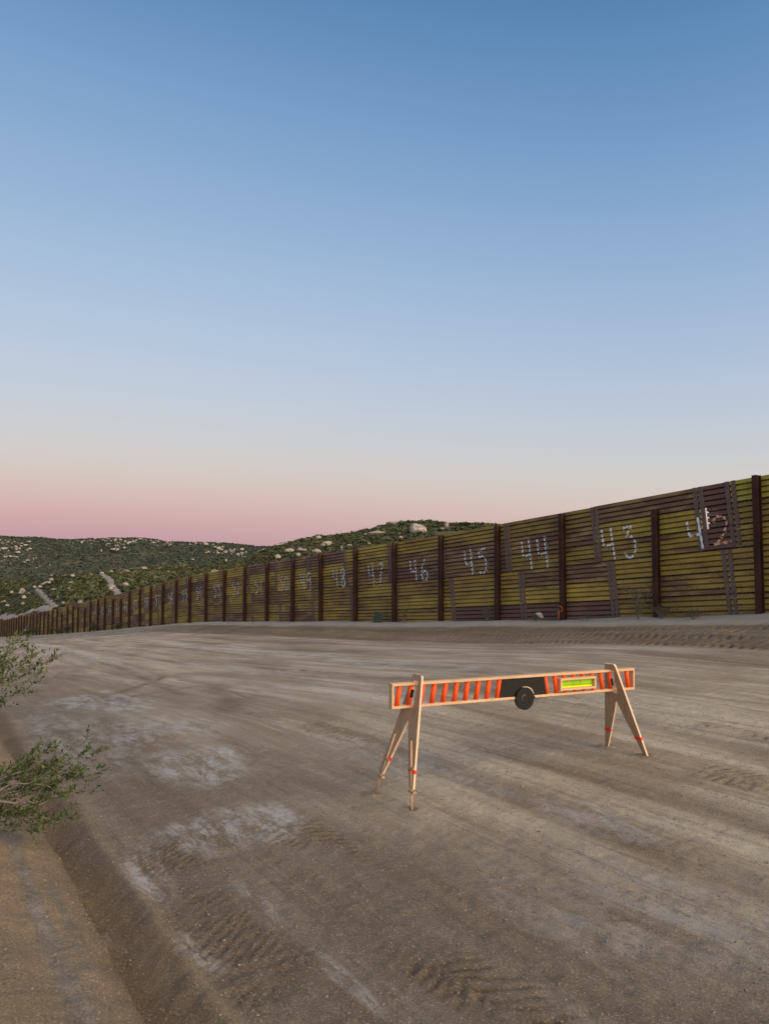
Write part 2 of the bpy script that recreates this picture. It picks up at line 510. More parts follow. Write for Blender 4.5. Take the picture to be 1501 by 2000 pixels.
def road_surface(t, n):
    z = road_base(t, n)
    z = z + 0.035 * fbm(t * .18, n * .7, 3, 3) + 0.010 * fbm(t * .35, n * 3.2, 5, 4)
    dark = np.zeros_like(z); pale = np.zeros_like(z); warm = np.zeros_like(z)
    near = sstep(14, 5, t)
    z = z + 0.007 * fbm(t * .8, n * 9, 8, 3) * near + 0.009 * fbm(t * 9, n * 9, 21, 3) * near + 0.005 * fbm(t * 33, n * 33, 31, 2) * near
    # wheel ruts that run with the road
    for (n0, w, d, dk, sd, t0, t1) in [(3.18, .11, .018, .55, 1, 4.6, 30), (4.75, .16, .015, .45, 2, 0, 30), (5.25, .12, .012, .4, 12, 8, 60),
                                       (3.95, .14, .016, .55, 3, 0.5, 7), (6.6, .22, .018, .45, 4, 2, 70), (7.4, .14, .012, .4, 14, 4, 90),
                                       (8.6, .25, .016, .45, 5, 3, 90), (10.2, .3, .02, .45, 6, 2, 100), (11.4, .3, .02, .5, 7, 2, 120), (2.45, .2, .012, .5, 8, 1, 3.4)]:
        c = n0 + .35 * fbm(t * .09, 0 * t + sd, 40 + sd, 2) + .03 * fbm(t * .7, 0 * t + sd, 60 + sd, 2)
        gate = sstep(-.18, .12, fbm(t * .28, 0 * t + sd * 3.3, 80 + sd, 2)) * sstep(t0, t0 + 1.2, t) * sstep(t1, t1 * .8, t)
        p = np.exp(-((n - c) / w) ** 2) * gate
        z = z - d * p + d * .5 * np.exp(-((n - c - 2 * w) / w) ** 2) * gate
        dark = np.maximum(dark, 1.45 * p * dk * (0.75 + .8 * fbm(t * .9, n * 5, 90 + sd, 3)))
    # a turning track that crosses the ruts
    for (A, B, Cc, w, dk) in [((13.3, 2.7), (14.6, 3.9), (16.4, 5.0), .09, .75), ((26.5, 5.25), (20, 5.25), (12.5, 4.1), .16, .6), ((12.9, 4.9), (11.0, 4.4), (9.7, 3.9), .2, .55),
                              ((12.6, 3.1), (13.7, 3.6), (13.4, 5.0), .05, .6), ((15.2, 5.0), (12.8, 5.0), (10.5, 4.55), .06, .6)]:
        best = np.full_like(z, 9.0)
        sel = (np.abs(t - 17.5) < 11) & (np.abs(n - 4.2) < 2.2)
        if not sel.any(): continue
        ta, na = t[sel], n[sel]; bb = np.full_like(ta, 9.0)
        for q in np.linspace(0, 1, 60):
            a = (1 - q) ** 2; b = 2 * q * (1 - q); c = q * q
            pt = (a * A[0] + b * B[0] + c * Cc[0], a * A[1] + b * B[1] + c * Cc[1])
            bb = np.minimum(bb, np.hypot((ta - pt[0]) * .45, na - pt[1]))
        best[sel] = bb
        p = np.exp(-(best / w) ** 2) * (.8 + .6 * fbm(t * 1.3, n * 6, 131, 3))
        z = z - .012 * p
        dark = np.maximum(dark, 1.3 * dk * p)
    # lug prints
    for (n0, hw, t0, t1, per, sl, dep, sd) in [(2.33, .25, 3.4, 5.0, .085, .6, .012, 1), (1.45, .25, .3, 5.4, .07, -.9, .0075, 2),
                                               (2.12, .22, .3, 3.0, .085, .6, .010, 3), (3.05, .2, .3, 2.6, .08, .5, .007, 4), (5.6, .2, 2.8, 3.7, .09, .2, .008, 6),
                                               (4.05, .2, 5.5, 11, .10, .5, .007, 7), (7.0, .22, 1, 16, .12, .5, .010, 8)]:
        wv, m = lugs(t, n, n0, hw, t0, t1, per, sl, 200 + 10 * sd)
        z = z - dep * wv + .004 * m + m * (.010 * fbm(t * 20, n * 20, 260 + sd, 3))
        dark = np.maximum(dark, wv * .6 + m * .30)
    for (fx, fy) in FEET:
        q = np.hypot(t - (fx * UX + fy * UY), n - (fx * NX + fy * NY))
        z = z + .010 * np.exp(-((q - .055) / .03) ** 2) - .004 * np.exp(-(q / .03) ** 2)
        dark = np.maximum(dark, .75 * np.exp(-(q / .085) ** 2) * (.7 + fbm(t * 14, n * 14, 270, 3)))  # contact shade painted round each foot, over the disturbed soil
    # pale crust
    for (tc, nc, rt, rn, a) in [(6.85, 2.4, .9, .50, 1.), (5.0, 2.05, .42, .62, 1.), (4.5, 1.30, .52, .13, 1.), (3.5, 1.25, .28, .13, .9), (12.8, 2.9, 2.0, .75, .9),
                                (8.9, 2.6, 1.2, .7, .75), (3.78, 1.72, .34, .05, .8), (2.86, 1.72, .28, .04, .8), (3.44, 4.2, .5, .3, .6), (22, 9.2, 10, .6, .85), (12, 8.4, 4, .5, .7),
                                (9.6, 5.7, 3, .5, .5), (33, 5.5, 12, .9, .6), (16, 6.6, 5, .4, .6), (10, 1.8, 3, .5, .6), (2.2, 3.4, .8, .35, .5), (5.6, 4.0, 1.2, .35, .4), (2.6, 2.9, .7, .3, .4)]:
        q = ((t - tc) / rt) ** 2 + ((n - nc) / rn) ** 2
        pale = np.maximum(pale, a * sstep(1.5, .15, q + 1.0 * fbm(t * 1.4, n * 3.5, 150, 4)))
    # the graded bank on the left: top, broken edge, gully and a small ridge
    e = 0.79 + .03 * fbm(t * .9, 0 * t, 170, 3) + .10 * sstep(4.5, 7, t) + .25 * sstep(8, 13, t)
    d = e - n
    fade = sstep(26, 9, t)
    d = d + .018 * fbm(t * 5, n * 2, 172, 3)
    bank = sstep(-.06, .01, d) * (.26 + .40 * np.clip(d, 0, 1.6)) * fade
    for (dd, w, h) in [(.10, .05, .018), (.24, .05, .026), (.36, .06, -.02), (.50, .07, .03), (.70, .09, .03), (.95, .1, .035)]:
        q = d - dd - .10 * fbm(t * .5, 0 * t + dd * 7, 175, 3) - .02 * fbm(t * 4, n * 4, 177, 2)
        bank = bank + abs(h) * 1.3 * (sstep(-.018, .012, q) - sstep(.0, .20, q)) * fade * sstep(-.3, .1, fbm(t * .3, 0 * t + dd * 5, 176, 2) + .25)
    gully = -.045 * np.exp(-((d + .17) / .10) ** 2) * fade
    ridge = .045 * np.exp(-((d + .37 + .03 * fbm(t * .8, 0 * t, 179, 2)) / .065) ** 2) * fade * sstep(7.5, 4.5, t)
    z = z + bank + gully + ridge + (.012 * fbm(t * 1.4, n * 13, 185, 4) + .006 * fbm(t * 14, n * 14, 187, 3)) * sstep(-.1, .1, d) * fade
    onb = sstep(-.05, .1, d)
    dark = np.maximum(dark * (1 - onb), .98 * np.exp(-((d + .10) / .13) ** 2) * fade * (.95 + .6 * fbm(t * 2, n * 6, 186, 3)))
    pale = pale * (1 - sstep(-.30, -.05, d) * .85)
    pale = np.maximum(pale, .55 * np.exp(-((d + .14) / .05) ** 2) * sstep(4.6, 4, t) * sstep(.0, .2, fbm(t * 2, n * 4, 188, 3)))
    warm = np.maximum(warm, sstep(-.5, -.32, d) * fade * (.55 + .5 * fbm(t * 1.1, n * 2.5, 189, 3) + .45 * sstep(.2, .7, d)))
    st = fbm(t * .35, n * 9, 192, 4)
    warm = warm * (1 - onb * sstep(.0, .35, st) * .9)
    pale = np.maximum(pale, onb * .38 * sstep(.0, .5, st) * fade)
    dark = np.maximum(dark, onb * .5 * sstep(.1, .45, fbm(t * .45, n * 12, 194, 4)) * fade)
    return z, np.clip(pale, 0, 1), np.clip(dark, 0, 1), np.clip(warm, 0, 1)


def spaced(a, b, step): return list(np.arange(a, b, step))


def growing(a, b, s0, k):
    r = [a]; s = s0
    while r[-1] < b:
        r.append(r[-1] + s); s *= k
    return r


ts = np.array(spaced(-5, 0.6, .12) + spaced(.6, 7, .017) + growing(7, 230, .018, 1.0135))
ns = np.array([-v for v in growing(.25, 5, .03, 1.06)][::-1] + spaced(-.24, 4.6, .016) + growing(4.6, 12.75, .018, 1.004))
T_, N_ = np.meshgrid(ts, ns, indexing='ij')
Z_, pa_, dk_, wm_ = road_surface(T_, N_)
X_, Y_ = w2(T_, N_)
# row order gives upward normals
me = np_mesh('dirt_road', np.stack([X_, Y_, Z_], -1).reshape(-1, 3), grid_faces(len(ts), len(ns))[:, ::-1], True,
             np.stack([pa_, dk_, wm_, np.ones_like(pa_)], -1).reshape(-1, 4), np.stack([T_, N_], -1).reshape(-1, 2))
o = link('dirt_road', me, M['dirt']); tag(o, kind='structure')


def road_z(x, y):
    t = x * UX + y * UY; n = x * NX + y * NY
    z = road_surface(np.array([t]), np.array([n]))[0]
    return float(z[0])


# the windrow of loose earth along the foot of the fence
def berm_surface(t, n):
    B = zf(t) - gg(t) - .03 * (NF - 3.2)
    wig = .22 * fbm(t * .22, 0 * t, 301, 3)
    h = .62 * sstep(12.75 + wig, 14.5 + wig * .6, n) + .38 * sstep(14.2, 15.75, n)
    z = road_base(t, n) + B * h - .035 * sstep(12.8, 12.4, n)
    z = z + .05 * fbm(t * .5, n * 1.2, 303, 3) * sstep(12.6, 13.2, n) + .012 * fbm(t * 4, n * 5, 305, 3)
    z = z + .05 * sstep(14.2, 14.8, n) * sstep(15.8, 15.2, n) * (.5 + 1.4 * fbm(t * .45, n * .3, 306, 3))
    dark = sstep(12.7 + wig, 13.1 + wig, n) * sstep(14.75 + wig, 14.45 + wig, n) * .78 * sstep(75, 30, t)
    for (n0, hw, per, sl, sd) in [(13.15, .3, .20, .5, 1), (13.78, .3, .21, .45, 2), (14.32, .22, .19, .5, 3), (12.78, .18, .2, .4, 4)]:
        wv, m = lugs(t, n, n0 + wig * .6, hw, -6, 48, per, sl, 310 + 10 * sd, .30)
        z = z - .075 * wv; dark = np.maximum(dark, 1.0 * wv)
    z = z - .8 * sstep(17.2, 19.5, n)
    pale = .75 * sstep(14.5, 14.9, n + wig) * (.7 + fbm(t * .7, n * 1.5, 330, 3))
    warm = .5 * sstep(14.4, 14.8, n) + 0 * t
    return z, np.clip(pale * .9, 0, 1), np.clip(dark, 0, 1), warm


ts = np.array(spaced(-8, 30, .035) + growing(30, 240, .04, 1.02))
ns = np.array(spaced(12.35, 16.2, .045) + growing(16.2, 20, .06, 1.2))
T_, N_ = np.meshgrid(ts, ns, indexing='ij')
Z_, pa_, dk_, wm_ = berm_surface(T_, N_)
X_, Y_ = w2(T_, N_)
SAND = sstep(14.35, 14.75, N_ + .22 * fbm(T_ * .22, 0 * T_, 301, 3) + .2 * fbm(T_ * 1.2, N_ * 2, 333, 3)) * .95
wm_ = wm_ * 0
me = np_mesh('earth_bank', np.stack([X_, Y_, Z_], -1).reshape(-1, 3), grid_faces(len(ts), len(ns))[:, ::-1], True,
             np.stack([pa_, dk_, wm_, 1 - SAND], -1).reshape(-1, 4), np.stack([T_, N_], -1).reshape(-1, 2))
o = link('earth_bank', me, M['dirt']); tag(o, kind='structure')


def berm_z(t, n): return float(berm_surface(np.array([float(t)]), np.array([float(n)]))[0][0])


# ground sheet out to the horizon, under everything
gx = np.array([-v for v in growing(0, 4200, 4, 1.09)][::-1] + growing(4, 4200, 4, 1.09))
gy = np.array([-v for v in growing(0, 4200, 4, 1.09)][::-1] + growing(4, 4200, 4, 1.09))
X_, Y_ = np.meshgrid(gx, gy, indexing='ij')
T_ = X_ * UX + Y_ * UY; N_ = X_ * NX + Y_ * NY
ZG = gg(T_) + .03 * (np.clip(N_, -12, 15.8) - 3.2) + .55 * sstep(-4.5, -9, N_) - .6 * sstep(-5, -4, N_) * sstep(245, 225, T_)
ZG = ZG - np.clip((N_ - 16) * .10, 0, 16)
ZG = np.maximum(ZG, -34) + .5 * fbm(X_ * .02, Y_ * .02, 400, 3)
me = np_mesh('ground', np.stack([X_, Y_, ZG], -1).reshape(-1, 3), grid_faces(len(gx), len(gy))[:, ::-1], True)
o = link('ground', me, M['soil']); tag(o, kind='structure')

# ---- hillside beyond the fence. bearing b = x/y, s from the fence (0) over the crest (1) to the back
HB = np.array([-.72, -.62, -.541, -.437, -.356, -.252, -.195, -.169, -.140, -.102, -.039, .010, .051, .090, .131, .18, .25, .54, .9])
HZ = np.array([-58, -55, -50, -31, -25, -13, 2, 18, 31, 41, 46, 64, 70.5, 67, 68, 63, 55, 30, 10.]) / 1387.0     # rise over run of the crest


def crest_y(b): return np.interp(b, [-.75, -.6, -.541, -.45, -.38, 1], [400, 330, 284, 225, 200, 200])
def fence_y(b): return np.clip(18.2 / np.maximum(.8288 * b + .5595, .045), 14, 330)


def hill_z(b, s):
    yc = crest_y(b); y0 = np.minimum(fence_y(b), yc - 25)
    y = y0 + s * (yc - y0)
    x = b * y
    t0 = (b * y0) * UX + y0 * UY
    z0 = zf(t0) - 1.0
    hz = (np.interp(b - .012, HB, HZ) + np.interp(b, HB, HZ) * 2 + np.interp(b + .012, HB, HZ)) / 4
    zc = 1.9 + hz * yc - .9
    S = .55 * sstep(.30, 1.0, s) + .45 * np.clip(s, 0, 1) ** 1.25
    z = z0 + (zc - z0) * S - 2.2 * np.sin(np.pi * np.clip(s, 0, 1)) * sstep(-.45, -.2, b)
    z = z - np.clip(s - 1, 0, 9) ** 1.3 * 26
    z = z + (1.5 * fbm(x * .03, y * .03, 500, 3) + .5 * fbm(x * .15, y * .15, 505, 3)) * sstep(0, .25, s)
    return x, y, z


bs = np.linspace(-.84, .62, 470); ss = np.concatenate([np.linspace(0, 1.15, 150), np.linspace(1.18, 2.2, 25)])
B_, S_ = np.meshgrid(bs, ss, indexing='ij')
hx, hy, hz = hill_z(B_, S_)
me = np_mesh('hillside', np.stack([hx, hy, hz], -1).reshape(-1, 3), grid_faces(len(bs), len(ss)), True)
o = link('hillside', me, M['soil']); tag(o, kind='structure')

# ---- far ridge
RB = np.array([-1.2, -.8, -.541, -.493, -.463, -.439, -.406, -.368, -.339, -.320, -.304, -.252, -.218, -.18, 0, .3, 1.0])
RZ = np.array([30, 36, 39, 37, 34, 32, 34.4, 36, 35, 32, 28, 27, 25, 20, 16, 12, 6]) / 1387.0


def ridge_z(b, s):
    y = 340 + s * 360
    x = b * y
    zc = 1.9 + np.interp(b, RB, RZ) * 700 - 1.2
    S = .35 * s + .65 * sstep(.15, 1.0, s)
    z = -30 + (zc + 30) * np.where(s <= 1, S, 1 - .16 * (s - 1) ** 1.2)
    z = z + (5 * fbm(x * .008, y * .008, 600, 3) * sstep(1.0, .8, s) + .8 * fbm(x * .05, y * .05, 606, 3))
    return x, y, z


bs = np.linspace(-1.15, .95, 260); ss = np.linspace(0, 2.6, 120)
B_, S_ = np.meshgrid(bs, ss, indexing='ij')
rx, ry, rz = ridge_z(B_, S_)
me = np_mesh('far_ridge', np.stack([rx, ry, rz], -1).reshape(-1, 3), grid_faces(len(bs), len(ss)), True)
o = link('far_ridge', me, M['soil']); tag(o, kind='structure')

# ------------------------------------------------------------------ trails on the hillside (bearing, s)
TRAILS = [[(-.3690, .40), (-.3720, .50), (-.3790, .62), (-.3880, .79), (-.3955, .93)],
          [(-.455, .40), (-.467, .46), (-.475, .58), (-.481, .66), (-.487, .75)],
          [(-.60, .30), (-.56, .33), (-.523, .36), (-.48, .40), (-.455, .40)]]
TRAIL_W = [1.0, .6, 1.2]


def trail_samples(tr, n=40):
    p = np.array(tr); q = np.linspace(0, len(p) - 1, n)
    b = np.interp(q, np.arange(len(p)), p[:, 0]); s = np.interp(q, np.arange(len(p)), p[:, 1])
    return b, s




def hill_xy(x, y):
    b = np.array([x / y]); yc = crest_y(b); y0 = np.minimum(fence_y(b), yc - 25)
    return float(hill_z(b, (y - y0) / (yc - y0))[2][0])


trail_pts = []
for tr, wd in zip(TRAILS, TRAIL_W):
    b, s = trail_samples(tr, 60)
    x, y, z = hill_z(b, s)
    V = []
    for i in range(len(b)):
        dx = x[min(i + 1, 59)] - x[max(i - 1, 0)]; dy = y[min(i + 1, 59)] - y[max(i - 1, 0)]
        l = math.hypot(dx, dy) or 1
        ww = wd * (.7 + .5 * math.sin(i * .7) ** 2)
        for sg in (-1, -.33, .33, 1):
            xx = x[i] - dy / l * ww * sg + .3 * math.sin(i * 2.3 + sg); yy = y[i] + dx / l * ww * sg
            V.append((xx, yy, hill_xy(xx, yy) + .16 - .26 * (abs(sg) == 1)))
        trail_pts.append((x[i], y[i], ww * .8))
    me = np_mesh('path', V, grid_faces(60, 4), True)
    o = link('path', me, M['trail']); tag(o, kind='structure')
trail_pts = np.array(trail_pts)


# ------------------------------------------------------------------ scrub
def scatter_bushes(name, x, y, z, r, nl, cols, seed, leaf=(.34, .62), vary=.28):
    """many little leaf-clump faces in each bush's volume, one mesh"""
    rs = np.random.RandomState(seed)
    n = len(x)
    d = rs.normal(size=(n, nl, 3)); d /= np.linalg.norm(d, axis=2, keepdims=True)
    rad = rs.uniform(.35, 1.0, (n, nl, 1)) ** .6
    c = d * rad * r[:, None, None]
    c[:, :, 2] = np.abs(c[:, :, 2]) * .85
    c += np.stack([x, y, z], -1)[:, None, :]
    a = rs.normal(size=(n, nl, 3)) * [1, 1, .7]; a /= np.linalg.norm(a, axis=2, keepdims=True)
    b = np.cross(a, rs.normal(size=(n, nl, 3))); b /= np.linalg.norm(b, axis=2, keepdims=True) + 1e-9
    sz = (r[:, None] * rs.uniform(leaf[0], leaf[1], (n, nl)))[:, :, None]
    a = a * sz; b = b * sz * .65
    V = np.stack([c - a, c + b, c + a * .9, c - b], 2).reshape(-1, 3)
    F = np.arange(n * nl * 4).reshape(-1, 4)
    cc = cols[:, None, :] * rs.uniform(1 - vary, 1 + vary, (n, nl, 1))
    cc = np.repeat(cc.reshape(-1, 3), 4, axis=0)
    cc = np.concatenate([cc, np.ones((len(cc), 1))], 1)
    me = np_mesh(name, V, F, False, cc)
    return link(name, me, M['bush'])


def bush_cols(n, rs, blue=0.0):
    pal = np.array([(.050, .072, .026), (.072, .088, .032), (.036, .055, .022), (.092, .090, .040), (.060, .078, .045), (.105, .085, .045), (.044, .068, .020)])
    c = pal[rs.choice(len(pal), n, p=[.24, .18, .2, .1, .14, .06, .08])]
    c = c * rs.uniform(.75, 1.25, (n, 1))
    c = c * .84 + np.array([.010, .008, .007])
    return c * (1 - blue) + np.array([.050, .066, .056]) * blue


rs = np.random.RandomState(5)
nb = 19000
b = rs.uniform(-.82, .24, nb); s = rs.uniform(.02, 1.06, nb)
x, y, z = hill_z(b, s)
keep = fbm(x * .06, y * .06, 700, 3) > -.42
dmin = np.full(nb, 99.)
for (tx, ty, tw) in trail_pts:
    dmin = np.minimum(dmin, np.hypot(x - tx, y - ty) - tw)
keep &= dmin > .7
x, y, z = x[keep], y[keep], z[keep]
r = rs.uniform(.42, 1.05, len(x)) * (1 + .5 * fbm(x * .05, y * .05, 710, 2))
tone = np.clip(.5 + 1.1 * fbm(x * .022, y * .022, 720, 3), 0, 1)[:, None]
o = scatter_bushes('hillside_scrub', x, y, z - .1, r, 20, bush_cols(len(x), rs) * (.75 + .4 * tone) + tone * np.array([.020, .012, .004]), 6)
tag(o, 'dense green and olive scrub covering the hillside behind the fence', 'scrub', kind='stuff')

nb = 28000
b = rs.uniform(-1.1, .02, nb); s = rs.uniform(.0, 1.03, nb) ** .8
x, y, z = ridge_z(b, s)
r = rs.uniform(.8, 1.7, nb)
o = scatter_bushes('ridge_scrub', x, y, z - .2, r, 9, bush_cols(nb, rs, .8), 8, (.45, .75), .12)  # distance haze painted into the leaf colour: bluish grey, little varied
tag(o, 'dark green scrub covering the far ridge on the left', 'scrub', kind='stuff')


# ------------------------------------------------------------------ boulders
def rock_mesh(name, seed, sub=3, rough=.32):
    bm = bmesh.new()
    bmesh.ops.create_icosphere(bm, subdivisions=sub, radius=1)
    rr = random.Random(seed)
    planes = [(Vector((rr.gauss(0, 1), rr.gauss(0, 1), rr.gauss(0, .7))).normalized(), rr.uniform(.55, .9)) for _ in range(9)]
    off = rr.uniform(0, 90)
    for v in bm.verts:
        p = v.co.copy()
        for nrm, d in planes:
            q = p.dot(nrm) - d
            if q > 0: p -= nrm * q * .9
        f = float(fbm(np.array([p.x * 1.7 + off]), np.array([p.y * 1.7 + p.z * 2.1]), seed, 3)[0])
        v.co = p * (1 + rough * f)
    for f in bm.faces: f.smooth = False
    me = bpy.data.meshes.new(name); bm.to_mesh(me); bm.free()
    return me


def boulder(b, s, size, rotz, seed, label, group=None, sink=.25):
    x, y, z = [float(v) for v in hill_z(np.array([b]), np.array([s]))]
    o = link('boulder', rock_mesh('boulder', seed), M['rock'])
    o.location = (x, y, z + size[2] * .30); o.scale = size; o.rotation_euler = (0, 0, rotz)
    tag(o, label, 'boulder', group)


BOULDERS = [
    (0.0465, 0.790, (2.3, 2.0, 1.9), -0.3, 'big pale boulder outcrop at the top of the hill, largest of all'),
    (0.0869, 0.913, (0.74, 1.30, 1.08), -0.0, 'upright pale boulder on the hilltop right of the big outcrop'),
    (-0.0112, 0.840, (3.04, 1.82, 0.94), 0.3, 'long flat pale rock slab below the hilltop, left of the big outcrop'),
    (-0.0810, 0.810, (1.47, 0.88, 0.63), -0.2, 'flat pale boulder on the middle of the hill slope'),
    (-0.1342, 0.771, (1.29, 0.97, 0.81), 0.2, 'pale boulder low on the left shoulder of the hill'),
    (-0.0961, 0.728, (1.18, 0.71, 0.58), -0.2, 'pale boulder just above the fence between the numbers 49 and 48'),
    (-0.0486, 0.770, (0.77, 0.56, 0.47), 0.0, 'small pale boulder above the fence near the middle of the hill'),
    (-0.0616, 0.758, (0.57, 0.40, 0.33), -0.3, 'tiny pale boulder close left of the small one above the fence'),
    (-0.1430, 0.985, (2.59, 1.56, 0.64), -0.0, 'long low rock ledge on the left skyline of the hill'),
    (0.0105, 0.985, (1.61, 0.96, 0.61), 0.2, 'low rock ledge on the skyline left of the big outcrop'),
    (-0.3497, 0.985, (1.88, 1.13, 0.71), -0.1, 'rounded pale dome of rock on the foothill crest above the far fence'),
    (-0.3510, 0.842, (0.57, 0.53, 0.45), 0.2, 'small boulder just below the rounded rock dome'),
    (-0.3654, 0.910, (0.38, 0.57, 0.47), -0.3, 'tiny boulder left of the rounded rock dome'),
    (-0.4480, 0.985, (0.73, 0.51, 0.42), 0.0, 'small pale boulder on the foothill skyline left of the trail'),
    (-0.4720, 0.828, (2.57, 1.54, 0.72), -0.3, 'broad pale rock patch on the foothill, leftmost of the broad ones'),
    (-0.4347, 0.735, (2.07, 1.24, 0.62), -0.0, 'broad pale rock patch on the foothill left of the trail'),
    (-0.5061, 0.710, (1.33, 1.33, 1.11), 0.3, 'pale boulder in scrub near the left edge of the foothill'),
    (-0.3998, 0.496, (0.80, 0.64, 0.54), -0.1, 'lone pale boulder in scrub close left of the trail'),
    (-0.4503, 0.686, (0.52, 0.56, 0.46), 0.1, 'small boulder below the broad rock patches on the foothill'),
    (-0.4610, 0.662, (1.51, 0.90, 0.39), -0.3, 'narrow flat rock below the broad rock patches on the foothill'),
    (-0.3022, 0.836, (0.56, 0.44, 0.37), 0.1, 'small pale boulder right of the rounded rock dome'),
    (-0.5322, 0.615, (1.43, 1.01, 0.84), 0.3, 'grey boulder at the left edge of the foothill'),
]
for k, (b, s, sz, rz_, lab) in enumerate(BOULDERS):
    boulder(b, s, sz, rz_, 40 + k, lab, 'boulders on the hillside behind the fence')

rs = np.random.RandomState(23)
V = []; F = []
proto = [np.array([v.co for v in rock_mesh('r', 70 + k, 1, .3).vertices]) for k in range(5)]
bm = bmesh.new(); bmesh.ops.create_icosphere(bm, subdivisions=1, radius=1); bm.verts.index_update()
tri = np.array([[v.index for v in f.verts] for f in bm.faces]); bm.free()
cnt = 0; base = 0
while cnt < 430:
    b = rs.uniform(-.70, -.16); s = rs.uniform(.30, .95)
    x, y, z = ridge_z(np.array([b]), np.array([s]))
    band = math.exp(-((s - .80) / .17) ** 2) + .06
    if fbm(x * .03, y * .03, 800, 3)[0] * 1.8 < rs.uniform(0, .7) or rs.uniform() > band: continue
    k = rs.randint(5); sz = .40 + 1.2 * rs.rand() ** 2.5
    a = rs.uniform(0, 6.28); c_, s_ = math.cos(a), math.sin(a)
    q = proto[k] * [sz * rs.uniform(1, 2.0), sz * 1.2, sz * rs.uniform(.6, .95)]
    q = np.stack([q[:, 0] * c_ - q[:, 1] * s_, q[:, 0] * s_ + q[:, 1] * c_, q[:, 2]], 1) + [x[0], y[0] - 1.5, z[0] + sz * .5 + .9]
    V.append(q); F.append(tri + base); base += len(q); cnt += 1
me = np_mesh('far_rocks', np.concatenate(V), np.concatenate(F))
o = link('far_rocks', me, M['rock'])
tag(o, 'pale rocks strewn in a band below the crest of the far ridge', 'rocks', kind='stuff')

rs = np.random.RandomState(29)
V = []; F = []; cnt = 0; base = 0
while cnt < 110:
    b = rs.uniform(-.62, .16); s = rs.uniform(.25, .98)
    x, y, z = hill_z(np.array([b]), np.array([s]))
    if fbm(x * .035, y * .035, 820, 3)[0] < .05: continue
    k = rs.randint(5); sz = rs.uniform(.25, .62)
    q = proto[k] * [sz * rs.uniform(1, 1.9), sz * 1.2, sz * rs.uniform(.7, 1.1)] + [x[0], y[0], z[0] + sz * .6 + .6]
    V.append(q); F.append(tri + base); base += len(q); cnt += 1
me = np_mesh('hillside_stones', np.concatenate(V), np.concatenate(F))
o = link('hillside_stones', me, M['rock'])
tag(o, 'small pale stones showing between the scrub on the hillside', 'rocks', kind='stuff')

# ------------------------------------------------------------------ the fence
fence = empty('steel_fence', P3(8.45, NF, float(zf(8.45))))
tag(fence, 'long rusty fence of yellow and brown corrugated steel mats with painted white numbers', 'fence')
FI = Matrix.Translation(-Vector(fence.location))


def D2t(D): return -10.687 + 1.2065 * D


post_t = [8.45, 11.05, 14.12, 16.85, 19.73, 22.6, 25.44, 28.42, 31.25, 34.16, 37.1, 40.08, 43.14, 46.16, 48.96, 52.02, 55.05, 58.02, 61.18, 63.95, 66.75, 69.78, 72.61, 75.88, 78.54, 81.9, 84.66, 87.89, 91.16, 94.37, 97.39, 100.59, 103.78, 106.94, 109.82, 113.09, 116.03, 119.12]
while post_t[-1] < 215: post_t.append(post_t[-1] + 3.02)
post_t = [post_t[0] - 2.95 * k for k in (4, 3, 2, 1)] + post_t
NPRE = 4

MATW = 0.519; MATL = 3.42; GR = 4          # mat width, length, bands per mat
BW = MATW / GR


def prof(z):
    """front relief of a mat at height z above its lower edge"""
    k = (z % MATW) / BW; f = k - math.floor(k)
    lo, hi = .20, .90
    if f < lo * .8 or f > hi + .06: return -.050
    if f < lo: return -.050 + (f - lo * .8) / (lo * .2) * .088
    if f > hi: return .022 - (f - hi) / .06 * .072
    return .038 - .016 * (f - lo) / (hi - lo)


def mat_mesh(seed, lugs_on=True):
    zs = []
    for k in range(GR):
        for f in (0.0, .16, .20, .52, .90, .96): zs.append((k + f) * BW)
    zs.append(MATW)
    rr = np.random.RandomState(seed)
    nx = 13
    xs = np.linspace(0, MATL, nx)
    V = np.zeros((nx, len(zs), 3))
    yp = np.array([prof(min(q, MATW - 1e-4)) if abs(q - MATW) > 1e-6 else -.050 for q in zs])
    for i, xx in enumerate(xs):
        V[i, :, 0] = xx
        V[i, :, 2] = np.array(zs) * .998
        V[i, :, 1] = yp + .008 * fbm(np.full(len(zs), xx * 1.3), np.array(zs) * 5, seed, 3)
    V = V.reshape(-1, 3); F = grid_faces(nx, len(zs))
    mi = np.zeros(len(F), dtype=np.int32)
    if lugs_on:      # hooks and slots along the lower edge
        VV = [V]; FF = [F]; base = len(V)
        cube = np.array([(a, b_, c) for a in (0, 1) for b_ in (0, 1) for c in (0, 1)], dtype=float)
        cf = np.array([(0, 1, 3, 2), (4, 6, 7, 5), (0, 4, 5, 1), (2, 3, 7, 6), (0, 2, 6, 4), (1, 5, 7, 3)])
        xx = .04
        while xx < MATL - .08:
            w = rr.uniform(.035, .06); hh = rr.uniform(.020, .040)
            VV.append(cube * [w, .05, hh] + [xx, .0, -.012]); FF.append(cf + base); base += 8
            xx += rr.uniform(.085, .115)
        VV.append(cube * [MATL - .01, .026, .016] + [.005, -.004, -.010]); FF.append(cf + base)
        mi = np.concatenate([mi, np.ones(sum(len(f) for f in FF[1:]), dtype=np.int32)])
        V = np.concatenate(VV); F = np.concatenate(FF)
    me = np_mesh('steel_panel', V, F)
    me.materials.append(M['panel']); me.materials.append(M['lug'])
    me.polygons.foreach_set('material_index', mi)
    return me


MATS = [mat_mesh(900 + k) for k in range(6)]

